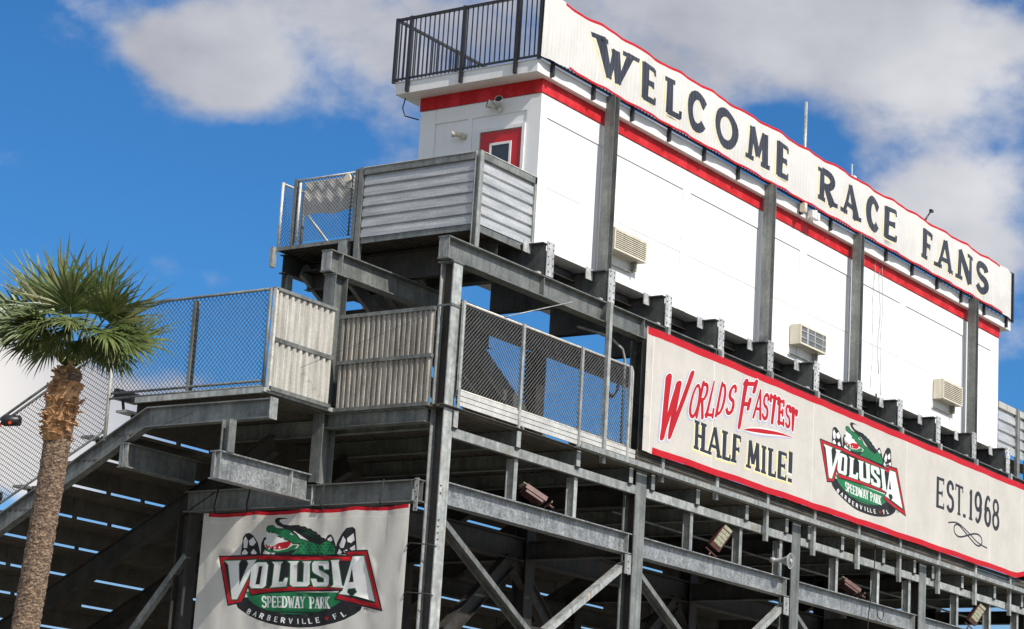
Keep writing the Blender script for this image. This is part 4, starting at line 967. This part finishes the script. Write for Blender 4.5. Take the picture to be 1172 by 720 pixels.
# ---- stairs behind the walkway fence
sr = thing('stair_flight', (31.5, 24.6, 7.03), 'dark steel stair descending behind the chain link fence under the press box', 'stairs')
xa, za, xb, zb2 = 31.3, 10.3, 36.6, 7.05
for y in (24.10, 25.15):
    part('stringer', MB().channel((xa, y, za - .2), (xb, y, zb2 - .05), .32, .08, .012, flip=1 if y < 24.5 else -1), M['steel'], sr)
nst = 16
mb = MB(); mb.add([(xa + 1.2 * q, y, za - .26 - (za - zb2) / (xb - xa) * 1.2 * q + w_) for w_ in (0, -.03) for q in (0, 3.6) for y in (24.14, 25.11)], [(0, 1, 3, 2), (4, 6, 7, 5), (0, 2, 6, 4), (1, 5, 7, 3), (0, 4, 5, 1), (2, 3, 7, 6)])
part('soffit_sheet', mb, M['steel'], sr)
for y in (24.13, 24.62, 25.11): part('soffit_rib', MB().bar((xa, y, za - .31), (xa + 4.3, y, za - .31 - (za - zb2) / (xb - xa) * 4.3), .03, .035), M['pipe_white'], sr)
for i in range(nst):
    t = (i + .5) / nst; x = xa + (xb - xa) * t; z = za + (zb2 - za) * t
    part('tread', MB().box(x - .15, x + .15, 24.12, 25.13, z - .04, z), M['steel_dark'], sr)
s_2 = thing('stair_flight', (30.9, 25.8, 9.0), 'short stair seen from beneath behind the upper column, sky between its treads', 'stairs')
for y in (25.28, 26.20):
    part('stringer', MB().channel((30.6, y, 10.05), (34.2, y, 8.05), .26, .08, .012, flip=1 if y < 25.5 else -1), M['steel'], s_2)
for i in range(11):
    x = 30.75 + .32 * i; z = 10.05 - .178 * i
    part('tread', MB().box(x - .14, x + .14, 25.3, 26.18, z - .03, z), M['steel_dark'], s_2)
part('handrail', MB().tube([(30.6, 26.2, 11.1), (34.2, 26.2, 9.1)], .02, 8).tube([(32.4, 26.2, 10.1), (32.4, 26.2, 9.1)], .02, 8), M['pipe_white'], s_2)
# dark beam seen through the fence behind the walkway

# ================================================================= SMALL FITTINGS
def floodlight(x, y, z, yaw, pitch, label, fac):
    t = thing('floodlight', (x, y, z), label, 'floodlight', 'floodlights on the lower beam')
    rot = Matrix.Rotation(yaw, 4, 'Z') @ Matrix.Rotation(R(30) if pitch > 0 else R(12), 4, 'Y') @ Matrix.Rotation(pitch, 4, 'X')
    def tf(mb, off=(0, 0, .20)):
        o = Vector((x, y, z)) + Vector((0, 0, 0))
        mb.v = [tuple(Vector((x, y, z)) + Vector((0, 0, off[2])) + (rot @ Vector(v))) for v in mb.v]; return mb
    # local: panel stands in x-z, lens faces -y
    w, h, d = .25, .42, .085
    b = MB(); b.box(-w / 2, w / 2, -d / 2 + .012, d / 2, -h / 2, h / 2)
    for a, c, e, f in ((-w / 2, -w / 2 + .022, -h / 2, h / 2), (w / 2 - .022, w / 2, -h / 2, h / 2), (-w / 2 + .022, w / 2 - .022, -h / 2, -h / 2 + .08), (-w / 2 + .022, w / 2 - .022, h / 2 - .022, h / 2)): b.box(a, c, -d / 2, -d / 2 + .0118, e, f)
    for i in range(8): b.box(-w / 2 + .015 + i * .028, -w / 2 + .023 + i * .028, d / 2 + .0005, d / 2 + .05, -h / 2 + .04, h / 2 - .04)
    part('housing', tf(b), M['bronze'], t)
    ln = MB()
    for i in range(5): ln.box(-w / 2 + .024, w / 2 - .024, -d / 2 + .002, -d / 2 + .0115, -h / 2 + .09 + i * .08, -h / 2 + .09 + i * .08 + .07)
    part('lens', tf(ln), M['lens'], t)
    br = MB(); br.bar((-w / 2 - .015, 0, .02 - h * .2), (-w / 2 - .015, .0, -h / 2 - .08), .02, .04).bar((w / 2 + .015, 0, .02 - h * .2), (w / 2 + .015, .0, -h / 2 - .08), .02, .04).bar((-w / 2 - .02, 0, -h / 2 - .09), (w / 2 + .02, 0, -h / 2 - .09), .04, .02)
    br.tube([(0, 0, -h / 2 - .09), (0, 0, -h / 2 - .20)], .02, 8)
    part('bracket', tf(br), M['bronze'], t)
up = .34
floodlight(31.72, 21.74, 5.86, R(60), R(-62), 'brown floodlight tipped over on the lower beam beside the corner column bay', 0)
floodlight(37.95, 21.74, 5.98 + .06, R(-22), R(14), 'brown floodlight with its pale lens showing, left of the grey loudspeaker horn', 0)
floodlight(43.35, 21.74, 5.86, R(60), R(-60), 'brown floodlight tipped over on the lower beam right of the loudspeaker horn', 0)
floodlight(49.70, 21.74, 5.98 + .06, R(-22), R(14), 'brown floodlight with its pale lens showing, at the bottom right corner', 0)
# horn loudspeaker
hs = thing('horn_loudspeaker', (40.2, 21.6, 6.1), 'grey horn loudspeaker mounted beside the second column under the long banner', 'loudspeaker')
ax = Vector((.10, -1, -.06)).normalized(); c0 = Vector((39.93, 21.74, 6.13))
pts = [c0 + ax * t for t in (0, .09, .10, .26, .36, .42)]
part('horn', MB().tube(pts, [.05, .05, .03, .055, .10, .155], 28), M['corr_silver'], hs)
part('bell_inside', MB().tube([c0 + ax * .4205, c0 + ax * .4215], [.138, .138], 28), M['steel'], hs)
part('driver', MB().tube([c0 + ax * .422, c0 + ax * .45], [.045, .035], 16), M['corr_silver'], hs)
part('bracket', MB().box(39.98, 40.04, 21.58, 21.62, 5.85, 6.35), M['steel_light'], hs)
# security lights on the end wall
def spot(root, c, d, r=.075):
    c = Vector(c); d = Vector(d).normalized()
    part('lamp_head', MB().tube([c, c + d * .05, c + d * .13, c + d * .17], [.03, .06, r, r], 16), M['lamp_glass'], root)
    part('lens', MB().tube([c + d * .171, c + d * .173], [r * .85, r * .85], 16), M['dark'], root)
sl_ = thing('security_light', (31.72, 22.92, 12.95), 'twin headed white security light on the end wall above the red door', 'light')
part('base', MB().tube([(31.77, 22.95, 12.94), (31.70, 22.95, 12.94)], .055, 14), M['lamp_glass'], sl_)
spot(sl_, (31.70, 23.0, 12.97), (-.6, .55, .25)); spot(sl_, (31.70, 22.90, 12.99), (-.75, -.25, .35))
s3 = thing('wall_lamp', (31.72, 23.73, 12.55), 'small yellowish lamp holder on the end wall left of the red door', 'light')
part('base', MB().tube([(31.77, 23.72, 12.55), (31.72, 23.72, 12.55)], .06, 14), M['cream'], s3)
part('lamp_head', MB().tube([(31.72, 23.72, 12.55), (31.65, 23.80, 12.56), (31.60, 23.86, 12.56)], [.035, .045, .06], 14), M['cream'], s3)
# junction boxes on the roof fascia
jb = thing('junction_box', (41.45, 21.88, 13.42), 'cluster of small white boxes on the roof fascia below the letter R', 'box')
for k in range(3): part('box', MB().box(41.30 + k * .12, 41.39 + k * .12, 21.78, 21.879, 13.40 + .0 * k, 13.55 + .03 * (k % 2)), M['trim_white'], jb)
j2 = tag(MB().box(40.92, 41.02, 21.76, 21.879, 13.42, 13.6).box(40.94, 41.0, 21.75, 21.759, 13.45, 13.5).build('junction_box', M['cream']), 'single small pale box on the roof fascia between the words WELCOME and RACE', 'box')
# antennas
a1 = thing('antenna', (42.26, 22.5, 13.6), 'tall thin grey pole antenna rising behind the roof banner, left of RACE', 'antenna')
part('pole', MB().tube([(42.22, 22.5, 13.6), (42.22, 22.5, 16.26)], .035, 8), M['steel_light'], a1)
part('base_plate', MB().box(42.12, 42.32, 22.4, 22.6, 13.617, 13.64), M['steel'], a1)
a2 = thing('antenna', (47.4, 24.0, 13.6), 'short grey pole antenna with a small side fitting above the letter A of RACE', 'antenna')
part('pole', MB().tube([(47.4, 24.0, 13.6), (47.4, 24.0, 16.55)], .018, 8), M['steel_light'], a2)
part('fitting', MB().box(47.42, 47.55, 23.95, 24.05, 16.1, 16.28), M['trim_white'], a2)
a3 = thing('wind_sensor', (48.3, 22.5, 13.6), 'small black tilted wind sensor poking up behind the banner above the letter F', 'sensor')
part('pole', MB().tube([(48.28, 22.5, 13.6), (48.28, 22.5, 15.3)], .014, 6), M['black'], a3)
part('arm', MB().tube([(48.2, 22.5, 15.22), (48.55, 22.5, 15.55)], .02, 6).box(48.5, 48.62, 22.47, 22.53, 15.52, 15.58), M['black'], a3)
# round lamp at the lower left on the sloping fence
rl = thing('warning_lamp', (26.9, 29.15, 6.8), 'round black lamp with red lenses fixed to the sloping fence rail at the left edge', 'lamp')
part('housing', MB().tube([(27.0, 29.0, 6.86), (26.98, 29.02, 6.86), (26.80, 29.2, 6.84), (26.76, 29.24, 6.84)], [.05, .09, .10, .06], 18), M['black'], rl)
part('lens', MB().tube([(26.82, 29.08, 6.80), (26.78, 29.05, 6.79)], .028, 12), M['red_lens'], rl)
part('lens', MB().tube([(26.76, 29.26, 6.76), (26.72, 29.26, 6.74)], .035, 12), M['red_lens'], rl)
rl.location += Vector((.15, .13, .0))
# stay wires across the screens
tag(MB().tube([(26.75, 25.9, 6.4), (28.62, 21.9, 8.4)], .0035, 5).build('guy_wire', M['rubber']), 'thin dark wire running diagonally across the corrugated screens', 'wire')
tag(MB().tube([(43.9, 21.45, 7.1), (43.9, 21.47, 6.3), (43.75, 21.5, 5.5), (43.7, 21.5, 4.8)], .012, 5).tube([(44.3, 21.58, 5.75), (44.32, 21.56, 5.55), (44.5, 21.56, 5.5), (44.6, 21.56, 5.62), (44.55, 21.58, 5.78)], .01, 5).build('loose_cable', M['rubber']),
    'thin black cable dangling from the deck in front of the lower beam at the right', 'cable')

# ================================================================= PALM
pc = Vector((19.41, 20.14, 5.45)); pbase = Vector((19.17, 20.47, -1.6))
ppt = thing('palm_tree', (pbase.x, pbase.y, GZ), 'cabbage palm with fan leaves and a ragged brown boot collar in front of the stand', 'palm tree')
def palm_trunk():
    mb = MB(); rnd = random.Random(5); n = 44; m = 330; vs = []
    for i in range(m + 1):
        t = i / m; c = pbase.lerp(pc, t) + Vector((.03 * math.sin(t * 3), .03 * math.sin(t * 4), 0))
        r = .172 - .018 * t + (.06 * max(0, 1 - t / .05))
        for k in range(n):
            a = 2 * math.pi * k / n
            rr = r * (1 + .05 * rnd.uniform(-1, 1) + .02 * math.sin(i * .75 + 1.3 * math.sin(a * 2 + i * .05)))
            vs.append((c.x + rr * math.cos(a), c.y + rr * math.sin(a), c.z))
    fs = [(i * n + k, i * n + (k + 1) % n, (i + 1) * n + (k + 1) % n, (i + 1) * n + k) for i in range(m) for k in range(n)]
    mb.add(vs, fs, 0, False); return mb
bark = noisy(mat('palm_bark', (.2, .15, .11), .95), (.10, .062, .040), (.33, .23, .15), 18, stretch=(1, 1, 2.6), lo=.4, hi=.6, fine=.6, fine_scale=45, bump=.9, bump_scale=60, rust=(.08, .05, .035), rust_lo=.52, rust_hi=.62, rust_stretch=(9, 9, 22))
part('trunk', palm_trunk(), bark, ppt)
boot_m = noisy(mat('palm_boots', (.35, .18, .098), .85), (.24, .115, .05), (.58, .33, .15), 7, fine=.4, fine_scale=20)
rnd = random.Random(11)
bt = MB()
for i in range(190):
    t = rnd.random(); z = 4.62 + .86 * t; a = rnd.uniform(0, 2 * math.pi)
    tt = (z + 1.6) / (pc.z + 1.6); c = pbase.lerp(pc, tt); rad = .130 + .075 * math.sin(math.pi * min(1, t * 1.1)) - .07 * max(0, t - .75)
    out = Vector((math.cos(a), math.sin(a), 0)); sd = Vector((-out.y, out.x, 0)); p = Vector((c.x, c.y, z)) + out * (rad * .8)
    upk = rnd.uniform(-.3, 1.0); d = (out * rnd.uniform(.35, .9) + Vector((0, 0, upk)) + sd * rnd.uniform(-.5, .5)).normalized()
    L = rnd.uniform(.06, .13); w = rnd.uniform(.03, .065); nn = d.cross(sd).normalized() * .012
    tip = p + d * L; tw = rnd.uniform(-.03, .03)
    vs = [p - sd * w, p + sd * w, tip + sd * (w * .5 + tw), tip - sd * w * .45, p - sd * w - nn, p + sd * w - nn, tip + sd * (w * .5 + tw) - nn, tip - sd * w * .45 - nn]
    bt.add(vs, [(0, 1, 2, 3), (7, 6, 5, 4), (0, 4, 5, 1), (1, 5, 6, 2), (2, 6, 7, 3), (3, 7, 4, 0)])
core = [Vector((pbase.lerp(pc, (z + 1.6) / (pc.z + 1.6)).x, pbase.lerp(pc, (z + 1.6) / (pc.z + 1.6)).y, z)) for z in (4.6, 4.8, 5.1, 5.35, 5.52)]
bt.tube(core, [.155, .18, .195, .16, .09], 16)
part('leaf_boots', bt, boot_m, ppt)
leaf_m = noisy(mat('palm_leaf', (.07, .11, .03), .42), (.048, .080, .018), (.145, .18, .05), 5, fine=.35, fine_scale=14)
leaf_dry = noisy(mat('palm_leaf_yellow', (.16, .16, .06), .5), (.11, .12, .035), (.20, .19, .07), 5, fine=.3)
pet_m = noisy(mat('palm_petiole', (.12, .16, .04), .45), (.09, .12, .03), (.20, .22, .06), 6)
RT = Vector((.577, -.817, 0)); TW = Vector((-.817, -.577, 0)); UPV = Vector((0, 0, 1))
def frond(hub, base, fwd, nrm, L, seed, spread=118, droop=.25, nseg=40):
    """a fan leaf: hub centre, costa direction fwd, blade normal nrm"""
    rn = random.Random(seed); fwd = fwd.normalized(); nrm = (nrm - fwd * nrm.dot(fwd)).normalized(); sd = fwd.cross(nrm)
    pet = MB(); mid = base.lerp(hub, .5) + UPV * .04
    pet.tube([base, mid, hub, hub + fwd * L * .25], [.020, .014, .011, .004], 6)
    po = part('petiole', pet, pet_m, ppt)
    mb = MB()
    for i in range(nseg):
        u = i / (nseg - 1) * 2 - 1; a = R(spread) * u + rn.uniform(-.07, .07)
        l = L * (1 - .34 * abs(u) ** 1.6) * rn.uniform(.74, 1.1)
        d = fwd * math.cos(a) + sd * math.sin(a) + nrm * (.10 + .40 * abs(u)) * rn.uniform(.3, 1.3)
        d.normalize(); w = .0195 * L / .62
        st = hub + fwd * (.18 * L * (1 - abs(u)))
        across = d.cross(nrm).normalized(); fold = nrm * .008
        pts = []
        p = st.copy(); dd = d.copy(); k = 6; dr = droop * rn.uniform(.5, 1.6)
        widths = [.35, .9, 1.0, .82, .55, .28, .02]
        for j in range(k + 1):
            pts.append(p.copy()); dd = (dd - UPV * dr * (j / k) ** 1.6 * .55).normalized(); p = p + dd * (l / k)
        vs = []
        tw = rn.uniform(-.4, .4)
        for j, q in enumerate(pts):
            ac = (across + nrm * tw * j / k).normalized(); ww = w * widths[j]
            vs += [q - ac * ww, q + fold * (1 - j / k), q + ac * ww]
        fs = []
        for j in range(k): b = j * 3; fs += [(b, b + 1, b + 4, b + 3), (b + 1, b + 2, b + 5, b + 4)]
        mi = 1 if rn.random() < .16 else 0
        mb.add(vs, fs, mi, False)
    part('leaf_fan', mb, [leaf_m, leaf_dry], ppt, po)
def C(r_, u_, t_): return Vector((19.42, 20.13, 5.57)) + RT * r_ + UPV * u_ + TW * t_
fr_spec = [  # hub (right, up, toward), costa (right, up, toward), length
 ((-.12, .62, .15), (-.08, 1, .05), .78, .12), ((-.32, .60, .0), (-.55, .9, .0), .78, .18), ((.16, .70, -.1), (.22, 1, .1), .74, .12), ((-.48, .45, .1), (-1, .42, .1), .72, .35),
 ((.30, .62, .1), (.5, .9, .1), .70, .2), ((.50, .45, .15), (.85, .55, .2), .74, .25), ((.62, .28, .0), (1, .15, .1), .70, .35), ((.45, .34, .35), (.25, -.55, .8), .62, .6),
 ((-.20, .42, .40), (-.3, -.6, .7), .58, .6), ((-.48, .40, .0), (-.9, -.2, .1), .60, .5), ((.60, .30, .2), (.85, -.45, .3), .56, .6), ((.05, .45, .42), (.05, -.45, .9), .60, .6),
 ((-.35, .38, .30), (-.6, -.5, .4), .50, .6), ((.34, .32, -.2), (.5, -.5, -.2), .50, .6), ((-.1, .5, -.4), (-.2, .4, -.9), .62, .3),
 ((-.45, .45, -.3), (-.8, .3, -.6), .68, .4), ((.5, .4, -.3), (.8, .3, -.6), .66, .4), ((-.62, .42, .05), (-.9, .05, .3), .66, .45), ((.42, .5, .3), (.6, .5, .7), .66, .35), ((0, .55, .25), (0, .7, .7), .64, .3),
 ((-.26, .24, -.15), (-.7, -.6, -.1), .44, .6), ((.26, .26, .05), (.6, -.7, .2), .46, .6), ((.46, .20, .1), (.75, -.7, .1), .48, .6), ((-.12, .24, .25), (-.5, -.7, .4), .42, .6), ((.12, .22, .25), (.3, -.8, .4), .42, .6), ((-.42, .24, .1), (-.8, -.6, .2), .44, .6),
 ((-.22, .36, .25), (-.5, -.2, .7), .55, .75), ((.18, .36, .30), (.3, -.3, .8), .55, .75), ((.0, .38, .34), (-.1, -.7, .6), .44, .7), ((.36, .34, .2), (.6, -.5, .3), .50, .65), ((-.36, .40, .2), (-.7, -.1, .6), .6, .6),
 ((-.56, .36, .2), (-.9, -.2, .3), .6, .55)]
for i, (h, d, L, dr) in enumerate(fr_spec):
    hub = C(*h); bs_ = C(h[0] * .12, -.02, h[2] * .12)
    f = RT * d[0] + UPV * d[1] + TW * d[2]
    nr = (TW * 1.0 + UPV * .55 + RT * (-.5 * d[0])) if abs(d[2]) < .6 else UPV * 1.0 + TW * -.2
    frond(hub, bs_, f, nr, L, 100 + i, 100 if dr < .5 else 84, dr, 34)

# ================================================================= WORLD, SUN, CAMERA
sunv = Vector((.17, .72, -.68)).normalized()
elev = math.asin(-sunv.z); az = math.atan2(-sunv.x, -sunv.y)      # clockwise from +Y
w = bpy.data.worlds.new('World'); sc.world = w; w.use_nodes = True
nt = w.node_tree; nt.nodes.clear(); L = nt.links.new
out = nt.nodes.new('ShaderNodeOutputWorld'); bg = nt.nodes.new('ShaderNodeBackground'); L(bg.outputs[0], out.inputs[0])
bg.inputs['Strength'].default_value = .082
sky = nt.nodes.new('ShaderNodeTexSky'); sky.sky_type = 'NISHITA'; sky.sun_disc = False
sky.sun_elevation = elev; sky.sun_rotation = az; sky.air_density = 1.0; sky.dust_density = .3; sky.ozone_density = 3.5; sky.altitude = 0
tint = nt.nodes.new('ShaderNodeMix'); tint.data_type = 'RGBA'; tint.blend_type = 'MULTIPLY'; tint.inputs[0].default_value = 1
tint.inputs[7].default_value = (.40, .96, 1.42, 1); L(sky.outputs[0], tint.inputs[6])
tcn = nt.nodes.new('ShaderNodeTexCoord')
def math_(op, a, b=None, c=None):
    n = nt.nodes.new('ShaderNodeMath'); n.operation = op
    for i, v in enumerate((a, b, c)):
        if v is None: continue
        if isinstance(v, (int, float)): n.inputs[i].default_value = v
        else: L(v, n.inputs[i])
    return n.outputs[0]
def dot_(v):
    n = nt.nodes.new('ShaderNodeVectorMath'); n.operation = 'DOT_PRODUCT'; L(tcn.outputs['Generated'], n.inputs[0]); n.inputs[1].default_value = v; return n.outputs['Value']
# cloud field: a chart of the sky around one compass direction
Fd = Vector((.795, .561, .230)).normalized(); Rd = Vector((.5746, -.8166, .0615)).normalized(); Ud = Rd.cross(Fd)
c_ = math_('MAXIMUM', dot_(Fd), .05); u_ = math_('DIVIDE', dot_(Rd), c_); v_ = math_('DIVIDE', dot_(Ud), c_)
def blob(u0, v0, su, sv, amp, tilt=0.0):
    du = math_('SUBTRACT', u_, u0); dv = math_('SUBTRACT', math_('SUBTRACT', v_, v0), math_('MULTIPLY', du, tilt))
    a = math_('POWER', math_('ABSOLUTE', math_('DIVIDE', du, su)), 2); b = math_('POWER', math_('ABSOLUTE', math_('DIVIDE', dv, sv)), 2)
    e = math_('EXPONENT', math_('MULTIPLY', math_('ADD', a, b), -1))
    return math_('MULTIPLY', e, amp)
BL = [(-.07, .132, .070, .036, .85, -.05), (-.105, .098, .034, .016, .42, -.2), (-.14, .115, .03, .016, .35, 0), (.09, .125, .085, .040, .68, -.1), (.19, .110, .07, .036, .58, 0), (.20, .048, .05, .024, .66, -.3), (.16, .045, .03, .012, .30, 0),
      (-.215, -.034, .055, .036, 1.0, -.4), (-.142, -.031, .04, .010, .55, 0), (-.175, -.055, .05, .022, .50, -.1), (.215, .02, .02, .014, .28, 0), (.13, .076, .028, .014, -.60, -.2), (.105, .107, .014, .008, -.22, 0), (-.04, -.05, .09, .012, .2, 0)]
acc = None
for b in BL:
    o = blob(*b); acc = o if acc is None else math_('ADD', acc, o)
mp = nt.nodes.new('ShaderNodeMapping'); L(tcn.outputs['Generated'], mp.inputs['Vector']); mp.inputs['Scale'].default_value = (1, 1, 1.6)
mp.inputs['Location'].default_value = (.3, .1, .0)
no = nt.nodes.new('ShaderNodeTexNoise'); no.inputs['Scale'].default_value = 15; no.inputs['Detail'].default_value = 12; no.inputs['Roughness'].default_value = .555
L(mp.outputs[0], no.inputs['Vector'])
gen = nt.nodes.new('ShaderNodeTexNoise'); gen.inputs['Scale'].default_value = 3.2; gen.inputs['Detail'].default_value = 8; L(mp.outputs[0], gen.inputs['Vector'])
away = math_('SUBTRACT', 1, math_('MINIMUM', 1, math_('MAXIMUM', 0, math_('MULTIPLY', math_('SUBTRACT', dot_(Fd), .86), 12))))   # unseen clouds in the rest of the sky, added cover to light the end wall
dens = math_('ADD', math_('ADD', acc, math_('MULTIPLY', math_('SUBTRACT', no.outputs['Fac'], .5), 1.75)), math_('MULTIPLY', away, math_('SUBTRACT', gen.outputs['Fac'], .15)))
mr = nt.nodes.new('ShaderNodeMapRange'); mr.interpolation_type = 'SMOOTHSTEP'; mr.inputs[1].default_value = .12; mr.inputs[2].default_value = .66; L(dens, mr.inputs[0])
n5 = nt.nodes.new('ShaderNodeTexNoise'); n5.inputs['Scale'].default_value = 8; n5.inputs['Detail'].default_value = 6; L(mp.outputs[0], n5.inputs['Vector'])
shade = nt.nodes.new('ShaderNodeMapRange'); shade.inputs[1].default_value = .35; shade.inputs[2].default_value = .7; L(n5.outputs['Fac'], shade.inputs[0])
cm = nt.nodes.new('ShaderNodeMix'); cm.data_type = 'RGBA'; cm.inputs[6].default_value = (4.3, 4.55, 5.4, 1); cm.inputs[7].default_value = (9.0, 9.1, 9.6, 1); L(shade.outputs[0], cm.inputs[0])
warm = math_('MINIMUM', 1, math_('MAXIMUM', 0, math_('MULTIPLY', math_('SUBTRACT', -.15, u_), 14)))
cmb = nt.nodes.new('ShaderNodeMix'); cmb.data_type = 'RGBA'; cmb.inputs[7].default_value = (19, 18.2, 17.6, 1); L(away, cmb.inputs[0]); L(cm.outputs[2], cmb.inputs[6])  # out-of-view cloud colour raised well above the visible clouds, as fill light
cm2 = nt.nodes.new('ShaderNodeMix'); cm2.data_type = 'RGBA'; cm2.inputs[7].default_value = (12.3, 11.7, 11.2, 1); L(warm, cm2.inputs[0]); L(cmb.outputs[2], cm2.inputs[6])
fin = nt.nodes.new('ShaderNodeMix'); fin.data_type = 'RGBA'; L(mr.outputs[0], fin.inputs[0]); L(tint.outputs[2], fin.inputs[6]); L(cm2.outputs[2], fin.inputs[7])
sx = nt.nodes.new('ShaderNodeSeparateXYZ'); L(tcn.outputs['Generated'], sx.inputs[0])
hz_ = nt.nodes.new('ShaderNodeMapRange'); hz_.interpolation_type = 'SMOOTHSTEP'; hz_.inputs[1].default_value = .19; hz_.inputs[2].default_value = .03; hz_.inputs[3].default_value = 0; hz_.inputs[4].default_value = .8; L(sx.outputs[2], hz_.inputs[0])
hm = nt.nodes.new('ShaderNodeMix'); hm.data_type = 'RGBA'; hm.inputs[7].default_value = (5.4, 6.6, 8.2, 1); L(hz_.outputs[0], hm.inputs[0]); L(fin.outputs[2], hm.inputs[6])
L(hm.outputs[2], bg.inputs['Color'])

sl = bpy.data.lights.new('sun', 'SUN'); sl.energy = 4.8; sl.angle = R(.53); sl.color = (1, .955, .88)
so = bpy.data.objects.new('sun', sl); col.objects.link(so); so.rotation_euler = sunv.to_track_quat('-Z', 'Y').to_euler(); so.location = (0, 0, 30)

f_, pitch, roll, head = 2684.55, .23223, .061523, .614873
fw = Vector((math.cos(head) * math.cos(pitch), math.sin(head) * math.cos(pitch), math.sin(pitch)))
rt = Vector((math.sin(head), -math.cos(head), 0)); upv = rt.cross(fw)
r2 = rt * math.cos(roll) + upv * math.sin(roll); u2 = upv * math.cos(roll) - rt * math.sin(roll)
cam = bpy.data.cameras.new('camera'); co = bpy.data.objects.new('camera', cam); col.objects.link(co)
mw = Matrix((r2, u2, -fw)).transposed().to_4x4(); mw.translation = Vector((0, 0, ZO)); co.matrix_world = mw
cam.sensor_width = 36; cam.lens = f_ * 36 / 1172; cam.clip_end = 3000
sc.camera = co
for o in roots:
    if '_org' in o: del o['_org']
sc.view_settings.view_transform = 'Standard'; sc.view_settings.look = 'None'; sc.view_settings.exposure = 0; sc.view_settings.gamma = 1
sc.render.engine = 'CYCLES'
